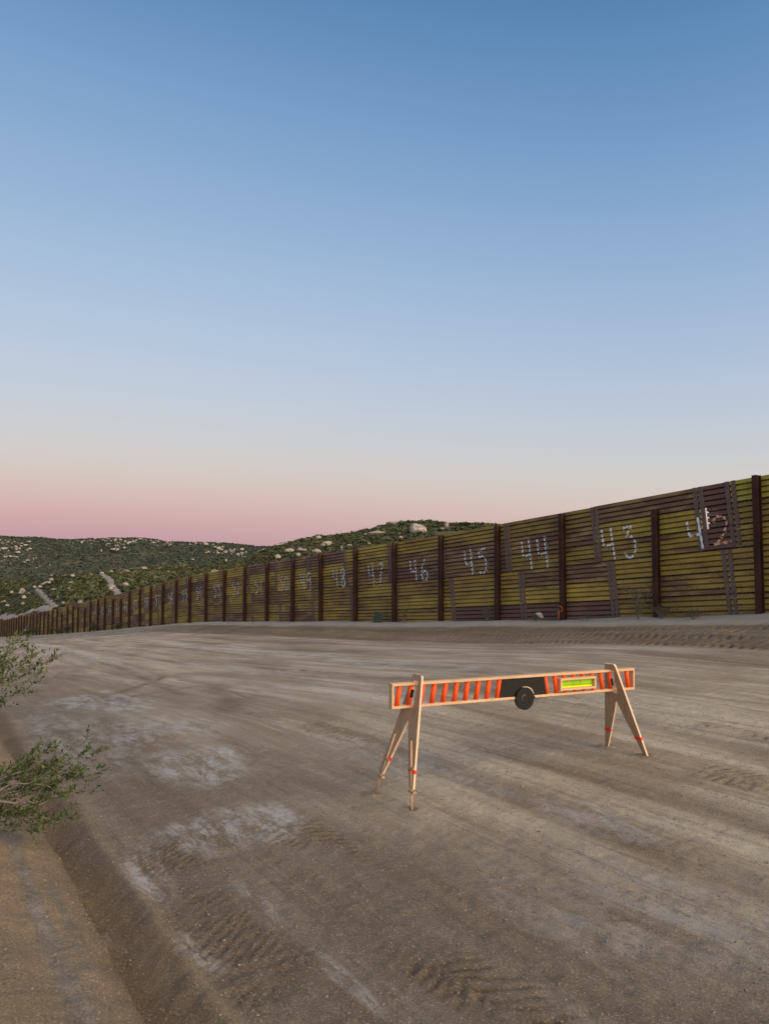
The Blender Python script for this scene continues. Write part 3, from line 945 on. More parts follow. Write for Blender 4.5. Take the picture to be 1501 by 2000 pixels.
# upright seam flanges, three mats tall, slotted
bm = bmesh.new()
bm_box(bm, (.0, .024, 3 * MATW / 2), (.105, .03, 3 * MATW - .01))
for k in range(14):
    bm_box(bm, (.0, .044, .06 + k * .108), (.06, .014, .05))
bmesh.ops.recalc_face_normals(bm, faces=bm.faces)
SEAM = bpy.data.meshes.new('seam_flange'); bm.to_mesh(SEAM); bm.free()
SEAM.materials.append(M['seam'])

OLIVE = (.40, .268, .062); YEL = (.47, .328, .062); TAN = (.35, .222, .088); BRN = (.29, .178, .100); PUR = (.22, .120, .085); LIME = (.44, .40, .058)
KIND = {'o': OLIVE + (.72,), 'y': YEL + (.85,), 't': TAN + (.55,), 'b': BRN + (.50,), 'p': PUR + (.40,), 'l': LIME + (.88,)}


LEAN = Vector((UX * .085, UY * .085, .9964))


def frame_at(t0, t1, off):
    """base point at t0 and axes (along the slope, front, up) of a unit, 'off' up the slope's normal"""
    z0, z1 = float(zf(t0)) - .05, float(zf(t1)) - .05
    a = P3(t0, NF, z0); b_ = P3(t1, NF, z1)
    xa = (b_ - a).normalized()
    ya = Vector((-NX, -NY, 0))
    za = LEAN
    return a + za * off, xa, ya, za, (b_ - a).length


def put(name, me, org, xa, ya, za, sx=1.0, sz=1.0, parent=None):
    o = bpy.data.objects.new(name, me); COL.objects.link(o)
    o.parent = parent
    m = Matrix(((xa.x * sx, ya.x, za.x * sz, org.x), (xa.y * sx, ya.y, za.y * sz, org.y), (xa.z * sx, ya.z, za.z * sz, org.z), (0, 0, 0, 1)))
    o.matrix_parent_inverse = Matrix.Identity(4)
    o.matrix_basis = FI @ m
    return o


UP = [16.35, 17.02, 19.6, 22.48, 25.2, 27.94, 30.77, 33.57, 36.46]
LO = [16.46, 19.16, 21.96, 24.75, 27.55, 30.33, 33.15, 36.03, 38.9]
up_t = [D2t(v) - .19 for v in UP]; lo_t = [D2t(v) - .06 for v in LO]
for L_ in (up_t, lo_t):
    while L_[-1] < 214: L_.append(L_[-1] + 3.43)
    for _ in range(4): L_.insert(0, L_[0] - 3.42)
# colours of the mats in view, lower row first, from the right
UPK = {3: 'yol', 4: 'ppp', 5: 'oyt', 6: 'oto', 7: 'tby', 8: 'bty', 9: 'toy', 10: 'oyb', 11: 'yyt', 12: 'oyb', 13: 'yoy', 14: 'toy'}
LOK = {3: 'oyo', 4: 'ooy', 5: 'pyt', 6: 'pyo', 7: 'oyo', 8: 'ooy', 9: 'yoo', 10: 'too', 11: 'yot', 12: 'toy'}
rk = random.Random(3)
FAR_T = 128.0
far_V = []; far_F = []; far_base = 0
far_cols = []
for half, brk, kinds in ((0, lo_t, LOK), (1, up_t, UPK)):
    for i in range(len(brk) - 1):
        t0, t1 = brk[i], brk[i + 1]
        ks = kinds.get(i) or ''.join(rk.choice('yyyyooooootttttb') for _ in range(3))
        for r_ in range(3):
            off = (half * 3 + r_) * MATW
            org, xa, ya, za, L0 = frame_at(t0, t1, off)
            mcol = KIND[ks[r_]]
            j = rk.uniform(.85, 1.15)
            col = (mcol[0] * j, mcol[1] * j * rk.uniform(.95, 1.05), mcol[2] * j, min(1, max(.2, mcol[3] + rk.uniform(-.12, .12))))
            if t0 < FAR_T:
                g0 = g1 = -.012
                if half == 1 and i == 4 and r_ >= 1: g1 = .165 if r_ == 1 else -.01      # a gap where the patch does not meet its neighbour
                o = put('steel_panel', MATS[rk.randrange(6)], org + xa * g0 + ya * rk.uniform(-.006, .006), xa, ya, za, (L0 - g0 - g1) / MATL, 1, fence)
                o.color = col
                if half == 1 and i == 4: o['label'] = 'dark rusty patch panel'
            else:
                zz = [k_ * BW + f for k_ in range(GR) for f in (.0, .022, .115)] + [MATW]
                yy = [(-.050, .038, .022)[q % 3] for q in range(len(zz) - 1)] + [-.004]
                for xx in (0, L0):
                    for a_, b_ in zip(zz, yy): far_V.append(tuple(org + xa * xx + ya * b_ + za * a_))
                m_ = len(zz)
                for q in range(m_ - 1):
                    far_F.append((far_base + q, far_base + m_ + q, far_base + m_ + q + 1, far_base + q + 1))
                far_base += 2 * m_
        # flanges on both sides of the seam at t0
        if t0 < FAR_T:
            org, xa, ya, za, L0 = frame_at(t0, t1, half * 3 * MATW)
            put('seam_flange', SEAM, org + xa * .075, xa, ya, za, 1, 1, fence)
            org, xa, ya, za, L1 = frame_at(brk[i - 1] if i else t0 - 3.4, t0, half * 3 * MATW)
            put('seam_flange', SEAM, org + xa * (L1 - .075), xa, ya, za, 1, 1, fence)
me = np_mesh('steel_panel', np.array([tuple(FI @ Vector(v)) for v in far_V]), far_F)
me.materials.append(M['panel'])
o = link('steel_panel', me, None, fence); o.color = OLIVE + (.6,)
tag(o, kind='stuff')

# posts: rolled H sections standing in front of the mats
bm = bmesh.new()
w, d_, th = .135, .15, .013
poly = [(-w / 2, 0), (w / 2, 0), (w / 2, th), (th / 2, th), (th / 2, d_ - th), (w / 2, d_ - th), (w / 2, d_), (-w / 2, d_), (-w / 2, d_ - th), (-th / 2, d_ - th), (-th / 2, th), (-w / 2, th)]
v0 = [bm.verts.new((x_, y_, 0)) for x_, y_ in poly]; v1 = [bm.verts.new((x_, y_, 3.6)) for x_, y_ in poly]
bm.faces.new(v1); bm.faces.new(v0[::-1])
for k in range(12): bm.faces.new((v0[k], v0[(k + 1) % 12], v1[(k + 1) % 12], v1[k]))
bmesh.ops.recalc_face_normals(bm, faces=bm.faces)
POST = bpy.data.meshes.new('post'); bm.to_mesh(POST); bm.free(); POST.materials.append(M['post'])
rk = random.Random(12)
short = {1: -.36, 19: -.5, 20: -.35, 24: -.6, 25: -.4, 28: -.7}
for i, t in enumerate(post_t):
    top = float(zf(t)) + 3.05 + rk.uniform(-.03, .05) + short.get(i - NPRE, 0)
    bot = float(zf(t)) - .45
    q = rk.uniform(-.012, .012)
    xa = Vector((UX, UY, q)).normalized(); ya = Vector((-NX, -NY, 0)); za = xa.cross(ya)
    if za.z < 0: za = -za
    put('post', POST, P3(t, NF, bot) + ya * .055, xa, ya, za, 1, (top - bot) / 3.6, fence)

# painted numbers, broken where the paint missed the grooves
DIG = {'0': [[(.5, 1), (.15, .8), (.05, .45), (.25, .06), (.6, .03), (.9, .3), (.93, .7), (.7, .97), (.5, 1)]],
       '1': [[(.5, 1), (.5, 0)]],
       '2': [[(.05, .82), (.3, 1), (.7, .97), (.85, .75), (.6, .4), (.1, .05)], [(.02, .1), (.98, .13)]],
       '3': [[(.0, .93), (.75, 1), (.3, .68)], [(.3, .68), (.62, .70), (.90, .52), (.88, .22), (.6, .03), (.3, .04), (.12, .18)]],
       '4': [[(.05, 1), (.12, .48), (.82, .50)], [(.72, 1.06), (.84, .0)]],
       '5': [[(.95, 1), (.22, .97), (.20, .68), (.6, .74), (.92, .55), (.88, .2), (.5, .03), (.1, .14)]],
       '6': [[(.6, 1), (.2, .62), (.08, .25), (.35, .02), (.75, .06), (.88, .32), (.6, .48), (.15, .36)]],
       '7': [[(.0, .95), (.95, 1), (.55, .45), (.4, .0)]],
       '8': [[(.5, 1), (.15, .85), (.3, .6), (.75, .42), (.88, .15), (.5, .0), (.12, .15), (.25, .4), (.75, .65), (.85, .88), (.5, 1)]],
       '9': [[(.8, .9), (.45, 1), (.1, .82), (.2, .58), (.6, .55), (.85, .8), (.8, .4), (.7, .0)]]}


UF = [frame_at(up_t[i], up_t[i + 1], 0) for i in range(len(up_t) - 1)]


def paint_number(txt, tc, zoff, h, mats, wid=.45, gap=.20, sl=0.0):
    """digits of height h, centred at tc along the fence, their feet zoff above the fence's foot"""
    V = []; F = []; MI = []
    tot = len(txt) * wid + (len(txt) - 1) * gap
    i_u = max(k for k in range(len(up_t)) if up_t[k] <= tc)
    rp = random.Random(int(txt))
    for ci, ch in enumerate(txt):
        x0 = -tot / 2 + ci * (wid + gap)
        for st in DIG[ch]:
            pts = [(x0 + px * wid, zoff + py * h) for px, py in st]
            for k in range(len(pts) - 1):
                (xa_, za_), (xb_, zb_) = pts[k], pts[k + 1]
                L_ = math.hypot(xb_ - xa_, zb_ - za_); nn = max(1, int(L_ / .014))
                dx, dz = (xb_ - xa_) / L_, (zb_ - za_) / L_
                for j in range(nn):
                    quad = []
                    lw = (.028 if int(txt) < 48 else .036) * (1 + .25 * math.sin(j * .4 + k))
                    ok = True
                    for (q, sd) in ((j / nn, -1), ((j + 1.05) / nn, -1), ((j + 1.05) / nn, 1), (j / nn, 1)):
                        xx = xa_ + (xb_ - xa_) * q - dz * lw * sd; hh = za_ + (zb_ - za_) * q + dx * lw * sd
                        t = tc - xx
                        i_ = max(m for m in range(len(up_t)) if up_t[m] <= t)
                        org, ux_, uy_, uz_, L0 = UF[i_]
                        base = P3(t, NF, org.z + (t - up_t[i_]) / (up_t[i_ + 1] - up_t[i_]) * (ux_.z * L0))
                        yy = prof(hh)
                        if min(abs(t - q_) for q_ in up_t) < .15: yy = max(yy, .042)
                        quad.append(base + uz_ * hh + uy_ * (yy + .019))
                    if not ok or rp.random() < .03: continue
                    b0 = len(V)
                    V += [tuple(FI @ v) for v in quad]; F.append((b0, b0 + 1, b0 + 2, b0 + 3)); MI.append(min(ci, len(mats) - 1))
    me = np_mesh('painted_number', V, F)
    for m in mats: me.materials.append(m)
    me.polygons.foreach_set('material_index', np.array(MI, dtype=np.int32))
    o = link('painted_number', me, None, fence)
    o['label'] = 'hand painted number ' + txt; o['kind'] = 'stuff'


NUMS = [('42', 9.67, 1.62, 0.72), ('43', 12.22, 1.58, 0.86), ('44', 15.27, 1.56, 0.9), ('45', 17.97, 1.55, 0.85), ('46', 21.11, 1.52, 0.8), ('47', 24.01, 1.5, 0.86), ('48', 26.91, 1.52, 0.82), ('49', 30.02, 1.5, 0.82), ('50', 32.38, 1.55, 0.72), ('51', 35.42, 1.5, 0.76), ('52', 38.54, 1.5, 0.76), ('53', 41.52, 1.5, 0.76), ('54', 44.69, 1.5, 0.76), ('55', 47.51, 1.5, 0.76), ('56', 50.52, 1.5, 0.76), ('57', 53.59, 1.5, 0.76), ('58', 56.57, 1.5, 0.76), ('59', 59.68, 1.5, 0.76), ('60', 62.58, 1.5, 0.76), ('61', 65.37, 1.5, 0.76), ('62', 68.19, 1.5, 0.76), ('63', 71.22, 1.5, 0.7), ('64', 74.27, 1.5, 0.7)]
for txt, tc, zo, h in NUMS:
    paint_number(txt, tc - .17, zo, h, [M['white'], M['rustwhite']] if txt == '42' else [M['white']] if int(txt) < 48 else [M['oldwhite']])


# ------------------------------------------------------------------ the barricade: a big wooden level on two trestles
BD = Vector((.899, .438, 0)).normalized()        # along the beam
BQ = Vector((.438, -.899, 0)).normalized()       # towards the viewer's side
A0 = Vector((.061, 5.66, .89)); A1 = Vector((.061, 5.66, .89)) + BD * 2.555; A1.z = .838
BX = (A1 - A0).normalized(); BL = (A1 - A0).length
BZ = Vector((0, 0, 1)) - BX * BX.z; BZ.normalize()
BYb = BZ.cross(BX).normalized()                  # backwards, away from the viewer
barr = empty('barricade', ((A0.x + A1.x) / 2, (A0.y + A1.y) / 2, .05))
tag(barr, 'handmade wooden barricade shaped like a giant spirit level with orange slanted bars', 'barricade')
BI = Matrix.Translation(-Vector(barr.location))
# beam coordinates: x along, y back from the front face, z up from the underside
BH, BDp, RT = .198, .058, .021
beam_m = Matrix(((BX.x, BYb.x, BZ.x, 0), (BX.y, BYb.y, BZ.y, 0), (BX.z, BYb.z, BZ.z, 0), (0, 0, 0, 1)))
beam_m = Matrix.Translation(A0 - BZ * BH) @ beam_m


def beam_part(name, bm, mat, parent, bevel=0.0):
    o = bm_obj(name, bm, mat, parent, bevel)
    o.matrix_basis = (BI @ beam_m) if parent is barr else Matrix.Identity(4)
    return o


MID = BL / 2
bm = bmesh.new(); bm_box(bm, (BL / 2, BDp / 2, BH - RT / 2), (BL, BDp, RT))
frame = beam_part('top_rail', bm, M['wood'], barr, .002)
WR = .103
for (xa_, xb_) in ((0, MID - WR * .93), (MID + WR * 1.02, BL)):
    bm = bmesh.new(); bm_box(bm, ((xa_ + xb_) / 2, BDp / 2, RT / 2), (xb_ - xa_, BDp, RT))
    beam_part('bottom_rail', bm, M['wood'], barr, .003)
for xx in (RT * .4, BL - RT * .4):
    bm = bmesh.new(); bm_box(bm, (xx + (.0005 if xx < 1 else -.0005), BDp / 2, BH / 2), (RT * .8, BDp - .003, BH - 2 * RT))
    beam_part('end_board', bm, M['wood'], barr, .001)
# slanted bars
Z0, Z1 = RT - .004, BH - RT + .004
for side in (-1, 1):
    for k in range(10):
        xt = .082 + k * .1062; xb_ = xt - .027
        if side > 0: xt, xb_ = BL - xt, BL - xb_
        vial = side > 0 and k in (3, 4, 5, 6) and False
        segs = [(0, 1)]
        if side > 0 and 4 <= k <= 7: segs = [(0, .19), (.81, 1)]
        for (q0, q1) in segs:
            bm = bmesh.new()
            p0 = (xb_ + (xt - xb_) * q0, BDp / 2, Z0 + (Z1 - Z0) * q0); p1 = (xb_ + (xt - xb_) * q1, BDp / 2, Z0 + (Z1 - Z0) * q1)
            bm_tube(bm, [p0, p1], .0195, 14)
            beam_part('orange_bar', bm, M['orange'], barr)
# black board with its round hook
bm = bmesh.new()
x0t, x0b = .082 + 9 * .1062 + .019, .055 + 9 * .1062 + .019
bm_prism(bm, [(x0b, RT + .0005), (BL - x0b, RT + .0005), (BL - x0t, BH - RT - .0005), (x0t, BH - RT - .0005)], .012, .034)
beam_part('black_board', bm, M['black'], barr)


def disc(r, y0, y1, cx, cz, mat_face, mat_edge, name, parent, spiral=0.0, a0=0.0, a1=2 * math.pi):
    n = 56
    bm = bmesh.new()
    pts = []
    for k in range(n):
        a = 2 * math.pi * k / n
        rr = r
        pts.append((cx + rr * math.cos(a), cz + rr * math.sin(a)))
    bm_prism(bm, pts, y0, y1)
    bmesh.ops.recalc_face_normals(bm, faces=bm.faces)
    for f in bm.faces:
        f.material_index = 0 if abs(f.normal.y) > .7 else 1
    me = bpy.data.meshes.new(name); bm.to_mesh(me); bm.free()
    me.materials.append(mat_face); me.materials.append(mat_edge)
    o = link(name, me, None, parent)
    o.matrix_basis = (BI @ beam_m) if parent is barr else Matrix.Identity(4)
    return o


wheel = disc(WR * .93, -.012, .011, MID + .0, .002, M['black'], M['black'], 'black_disc', barr)
hub = disc(.033, -.022, -.0125, MID - .004, .004, M['black'], M['plyedge'], 'hub', wheel)


def arc_strip(name, cx, cz, r, a0, a1, y0, y1, wdt, mat, parent):
    bm = bmesh.new(); n = 22; A = []
    for k in range(n + 1):
        a = a0 + (a1 - a0) * k / n
        for rr in (r, r + wdt * math.sin(math.pi * min(1, max(0.08, k / n)) ** .7 * .96 + .03)):
            for y_ in (y0, y1): A.append(bm.verts.new((cx + rr * math.cos(a), y_, cz + rr * math.sin(a))))
    for k in range(n):
        i = k * 4; j = i + 4
        for (p, q) in ((0, 1), (1, 3), (3, 2), (2, 0)): bm.faces.new((A[i + p], A[i + q], A[j + q], A[j + p]))
    o = bm_obj(name, bm, mat, parent); o.matrix_basis = Matrix.Identity(4)
    return o


arc_strip('plywood_edge', MID, .002, WR * .94, R(20), R(100), -.010, .011, .008, M['plyedge'], wheel)
bm = bmesh.new(); bm_prism(bm, [(MID + WR * .90, .030), (MID + WR * 1.02, .012), (MID + WR * 1.2, -.008), (MID + WR * .97, -.002)], -.010, .010)
o = bm_obj('pointed_tip', bm, M['black'], wheel); o.matrix_basis = Matrix.Identity(4)

# the vial in its wooden box
VX0, VX1, VZ0, VZ1 = 1.655, 2.065, .046, .152
vb = None
for nm, c, s_ in (('vial_box', ((VX0 + VX1) / 2, .012, VZ1 - .009), (VX1 - VX0, .066, .018)), ('b', ((VX0 + VX1) / 2, .012, VZ0 + .009), (VX1 - VX0, .066, .018)),
                  ('c', (VX0 + .010, .012, (VZ0 + VZ1) / 2), (.020, .0655, VZ1 - VZ0 - .0362)), ('d', (VX1 - .010, .012, (VZ0 + VZ1) / 2), (.020, .0655, VZ1 - VZ0 - .0362))):
    if vb is None: vb = bmesh.new()
    bm_box(vb, c, s_)
vbox = beam_part('vial_box', vb, M['wood'], barr)
bm = bmesh.new(); bm_box(bm, ((VX0 + VX1) / 2, .022, .076 + .029), (VX1 - VX0 - .042, .03, .0575)); beam_part('green_vial', bm, M['vial'], vbox)
bm = bmesh.new(); bm_box(bm, ((VX0 + VX1) / 2, .0185, .0705), (VX1 - VX0 - .042, .03, .0105)); beam_part('yellow_strip', bm, M['vialy'], vbox)
bm = bmesh.new(); bm_box(bm, ((VX0 + VX1) / 2 + .02, .0175, .088), (VX1 - VX0 - .10, .022, .0025)); beam_part('bubble_line', bm, M['vialdark'], vbox)
for q in (.42, .60):
    bm = bmesh.new(); bm_box(bm, (VX0 + (VX1 - VX0) * q, .0178, .105), (.003, .022, .054)); beam_part('gauge_mark', bm, M['vialdark'], vbox)


# trestles: two tapering plywood legs, hinged along a seam, leaning outwards
def trestle(apex, foot_near, foot_far, blen, ext, left):
    """apex on the seam; feet are ground points; blen board length"""
    midf = (foot_near + foot_far) / 2
    zax = (apex - midf); hgt = zax.length; zax.normalize()
    wax = (foot_near - foot_far); wax -= zax * wax.dot(zax); wax.normalize()     # to the near side
    nax = wax.cross(zax).normalized()                                            # board normal
    if nax.dot(BD) > 0: nax = -nax                                               # faces the left end, towards the viewer
    for sg, foot in ((1, foot_near), (-1, foot_far)):
        top = .0
        # leg outline in (w, down) from the apex; the slot takes half of the beam
        hs0, hs1 = SLOT[left]
        fw = abs((foot - midf).dot(wax))
        dn = hgt
        # outer edge runs straight from the top to the foot
        wo = lambda d: .056 + (fw + .010 - .056) * d / dn
        cr = .345
        wi = lambda d: .0015 if d < cr else .0015 + (fw - .022 - .0015) * ((d - cr) / (dn - cr))
        dend = dn if not ext else dn * ext
        sl = .029
        out = [(.0015, 0), (.048, .0), (wo(.02), .02), (wo(dend), dend), (max(wi(dend), wo(dend) - .05), dend), (wi(cr + .12) - .006, cr + .12), (.0015, cr), (.0015, hs1), (sl, hs1), (sl, hs0), (.0015, hs0)]
        bm = bmesh.new()
        th = .019
        f = [[], []]
        for q, e in ((0, -th / 2), (1, th / 2)):
            for (w_, d_2) in out:
                p = apex + wax * (w_ * sg) - zax * d_2 + nax * e
                f[q].append(bm.verts.new(BI @ p))
        n_ = len(out)
        fa = bm.faces.new(f[0]); fb = bm.faces.new(f[1][::-1])
        for k in range(n_):
            ff = bm.faces.new((f[0][k], f[1][k], f[1][(k + 1) % n_], f[0][(k + 1) % n_])); ff.material_index = 1
        bmesh.ops.recalc_face_normals(bm, faces=bm.faces)
        bmesh.ops.triangulate(bm, faces=[fa, fb])
        me = bpy.data.meshes.new('leg'); bm.to_mesh(me); bm.free()
        me.materials.append(M['ply']); me.materials.append(M['plyedge'])
        leg = link('leg', me, None, barr)
        # orange tape round the leg
        td = dn * (.70 if ext else .79) if sg > 0 else dn * (.69 if ext else .76)
        bm = bmesh.new()
        V8 = []
        for e in (-th / 2 - .0025, th / 2 + .0025):
            for d_2 in (td, td + .026):
                for w_ in (max(wi(d_2), wo(d_2) - .14) - .003, wo(d_2) + .003):
                    V8.append(bm.verts.new(BI @ (apex + wax * (w_ * sg) - zax * d_2 + nax * e)))
        for q in ((0, 1, 3, 2), (4, 6, 7, 5), (0, 4, 5, 1), (2, 3, 7, 6), (0, 2, 6, 4), (1, 5, 7, 3)): bm.faces.new([V8[k] for k in q])
        bm_obj('tape_band', bm, M['tape'], leg)
        if ext:
            # a round rod clipped to the leg lengthens it to the ground
            ft = foot
            td0 = dn * .50
            wr = lambda d: (wi(d) + wo(d)) / 2
            p_top = apex + wax * ((wr(td0)) * sg) - zax * td0 + nax * (th / 2 + .012)
            p_bot = Vector(ft) - Vector((0, 0, .03))
            bm = bmesh.new(); bm_tube(bm, [BI @ p_top, BI @ p_bot], .0085, 10)
            bm_obj('extension_rod', bm, M['rod'], leg)
            for q in (.38, .70 if sg > 0 else .66):
                c = p_top.lerp(p_bot, q)
                bm = bmesh.new(); mt = Matrix.Translation(BI @ c) @ Matrix(((wax.x, nax.x, zax.x, 0), (wax.y, nax.y, zax.y, 0), (wax.z, nax.z, zax.z, 0), (0, 0, 0, 1)))
                bm_box(bm, (0, -.006, 0), (.062, .034, .018), mt)
                bm_obj('rod_clip', bm, M['ply'], leg, .002)
    # rubber pads in the slot, against the beam
    hs0, hs1 = SLOT[left]
    c = apex - zax * ((hs0 + hs1) / 2) + wax * .0
    bm = bmesh.new()
    mt = Matrix.Translation(BI @ c) @ Matrix(((wax.x, nax.x, zax.x, 0), (wax.y, nax.y, zax.y, 0), (wax.z, nax.z, zax.z, 0), (0, 0, 0, 1)))
    bm_box(bm, (-.004, .022, .0), (.024, .016, .062), mt)
    bm_obj('rubber_pad', bm, M['black'], barr, .002)


def gp(x, y): return Vector((x, y, road_z(x, y)))


SLOT = {True: (.045, .262), False: (.058, .275)}
trestle(Vector((.271, 5.765, .945)), gp(.204, 5.457), gp(-.091, 5.865), .82, .835, True)
trestle(Vector((2.090, 6.662, .897)), gp(2.372, 6.548), gp(2.126, 6.93), .82, None, False)


# ------------------------------------------------------------------ shrubs and weeds
def leafy(name, label, cat, root, limbs, leaf_len, seed, group=None, twigs=9, tw_len=.13, leaves=15, pal=None, thick=.008):
    """limbs: lists of points; twigs and narrow leaves grow along their outer parts"""
    rr = random.Random(seed)
    th = empty(name, root); tag(th, label, cat, group)
    O = Vector(root)
    bm = bmesh.new(); LV = []; LC = []
    pal = pal or [(.060, .105, .020), (.085, .125, .028), (.040, .075, .016), (.11, .125, .035)]

    def leaf(p, d, c):
        d = d.normalized(); s_ = d.cross(Vector((rr.gauss(0, 1), rr.gauss(0, 1), rr.gauss(0, 1))))
        if s_.length < 1e-4: return
        s_.normalize(); L_ = leaf_len * rr.uniform(.6, 1.25); w = L_ * .19
        LV.extend([tuple(p), tuple(p + d * L_ * .5 + s_ * w), tuple(p + d * L_), tuple(p + d * L_ * .5 - s_ * w)])
        k = rr.uniform(.6, 1.1); LC.extend([(c[0] * k, c[1] * k, c[2] * k, 1)] * 4)

    for limb in limbs:
        pts = [Vector(p) for p in limb['pts']]
        # smooth the limb
        fine = []
        for i in range(len(pts) - 1):
            for q in range(5):
                f = q / 5
                p = pts[i].lerp(pts[i + 1], f)
                fine.append(p + Vector((rr.gauss(0, 1), rr.gauss(0, 1), rr.gauss(0, 1))) * limb.get('wob', .008))
        fine.append(pts[-1])
        n_ = len(fine); r0 = limb.get('r', thick)
        bm_tube(bm, [p - O for p in fine], [max(.0012, r0 * (1 - .85 * i / n_)) for i in range(n_)], 5)
        st = limb.get('bare', .35)
        for k in range(limb.get('tw', twigs)):
            f = st + (1 - st) * (k + rr.random()) / limb.get('tw', twigs)
            i = min(n_ - 2, int(f * (n_ - 1)))
            p = fine[i].lerp(fine[i + 1], rr.random())
            d = (fine[i + 1] - fine[i]).normalized()
            sd = Vector((rr.gauss(0, 1), rr.gauss(0, 1), rr.gauss(.5, .8))).normalized()
            td = (d * .95 + sd * .6).normalized()
            L_ = tw_len * rr.uniform(.5, 1.35)
            tp = []
            cur = p.copy(); dd = td.copy()
            for q in range(5):
                tp.append(cur.copy()); dd = (dd + Vector((rr.gauss(0, .16), rr.gauss(0, .16), rr.gauss(.07, .16)))).normalized(); cur += dd * L_ / 4
            bm_tube(bm, [v - O for v in tp], [.0016, .0014, .0012, .001, .0007], 4, False)
            c = rr.choice(pal)
            if rr.random() < limb.get('bald', .06): continue
            for q in range(leaves):
                f2 = rr.random() ** .8 * 3.99; j = int(f2)
                b_ = tp[j].lerp(tp[j + 1], f2 - j)
                ax = (tp[j + 1] - tp[j]).normalized()
                leaf(b_ - O, ax * .75 + Vector((rr.gauss(0, .7), rr.gauss(0, .7), rr.gauss(.15, .7))), c)
    o = bm_obj('stems', bm, M['bark'], th)
    me = np_mesh('leaves', LV, np.arange(len(LV)).reshape(-1, 4), False, LC)
    o = link('leaves', me, M['leaf'], th); tag(o, kind='stuff')
    return th


rr = random.Random(77)
rootp = Vector((-3.25, 4.35, 0)); rootp.z = road_z(rootp.x, rootp.y) - .03
limbs = []
fork1 = Vector((-2.72, 4.25, 1.0)); fork2 = Vector((-2.62, 4.15, .50))
limbs.append(dict(pts=[rootp, Vector((-3.05, 4.3, .6)), fork1], r=.020, tw=0, bare=.9))
limbs.append(dict(pts=[rootp, Vector((-2.98, 4.22, .42)), fork2], r=.018, tw=0, bare=.9))
up_tips = [(-2.09, 4.2, 1.40), (-2.0, 4.1, 1.33), (-2.2, 4.35, 1.33), (-1.99, 4.25, 1.27), (-2.03, 4.1, 1.13), (-2.2, 4.1, 1.22), (-2.28, 4.2, 1.16), (-2.1, 4.0, 1.18), (-2.3, 4.4, 1.35)]
lo_tips = [(-1.93, 4.2, .78), (-1.80, 4.1, .74), (-1.70, 4.25, .74), (-1.62, 4.15, .66), (-1.66, 4.1, .56), (-1.74, 4.0, .46), (-1.84, 4.1, .40), (-2.05, 4.2, .40), (-2.2, 4.1, .44), (-2.08, 4.2, .68),
           (-1.78, 4.2, .62), (-1.9, 4.0, .55), (-2.0, 4.25, .62), (-1.72, 4.05, .70), (-1.95, 4.1, .36), (-2.15, 4.0, .56)]
for tp in up_tips:
    tp = Vector(tp); m_ = fork1.lerp(tp, .5) + Vector((0, 0, -.06 + rr.uniform(-.03, .03)))
    limbs.append(dict(pts=[fork1, m_, tp], r=.006, tw=22, bare=.40))
for tp in lo_tips:
    tp = Vector(tp); m_ = fork2.lerp(tp, .55) + Vector((0, 0, rr.uniform(-.07, .03)))
    limbs.append(dict(pts=[fork2, m_, tp], r=.007, tw=21, bare=.46))
limbs.append(dict(pts=[Vector((-2.98, 4.22, .45)), Vector((-2.16, 4.0, .545)), Vector((-1.89, 4.0, .54)), Vector((-1.74, 4.0, .59))], r=.011, tw=8, bare=.6))
limbs.append(dict(pts=[Vector((-2.9, 4.2, .5)), Vector((-2.16, 4.05, .60)), Vector((-2.0, 4.05, .635)), Vector((-1.85, 4.05, .60))], r=.009, tw=8, bare=.6))
for tp in ((-1.86, 4.2, 1.345), (-1.90, 4.1, 1.25), (-1.58, 4.2, .90), (-1.55, 4.1, .80), (-1.88, 4.15, 1.20)):       # bare wisps
    tp = Vector(tp); f = fork1 if tp.z > 1 else fork2
    limbs.append(dict(pts=[f, f.lerp(tp, .6) + Vector((0, 0, -.05)), tp], r=.004, tw=8, bare=.55, bald=.75))
leafy('shrub', 'green small-leaved shrub reaching in over the dirt bank at the left edge', 'shrub', tuple(rootp), limbs, .022, 5, tw_len=.105, leaves=18)


def weed(t, n, h, spread, seed, label, ns=9, leaf=.03, grp='weeds along the foot of the fence'):
    rr = random.Random(seed)
    z = berm_z(t, n)
    r = P3(t, n, z - .02); L_ = []
    for k in range(ns):
        a = rr.uniform(0, 6.28); q = rr.uniform(.2, 1) * spread
        L_.append(dict(pts=[r, r + Vector((math.cos(a) * q * .4, math.sin(a) * q * .4, h * .5)), r + Vector((math.cos(a) * q, math.sin(a) * q, h * rr.uniform(.6, 1)))], r=.006, bare=.15))
    leafy('weed', label, 'weed', tuple(r), L_, leaf, seed, grp, twigs=9, tw_len=.16, leaves=9, pal=[(.050, .075, .022), (.075, .085, .030), (.10, .085, .042)])


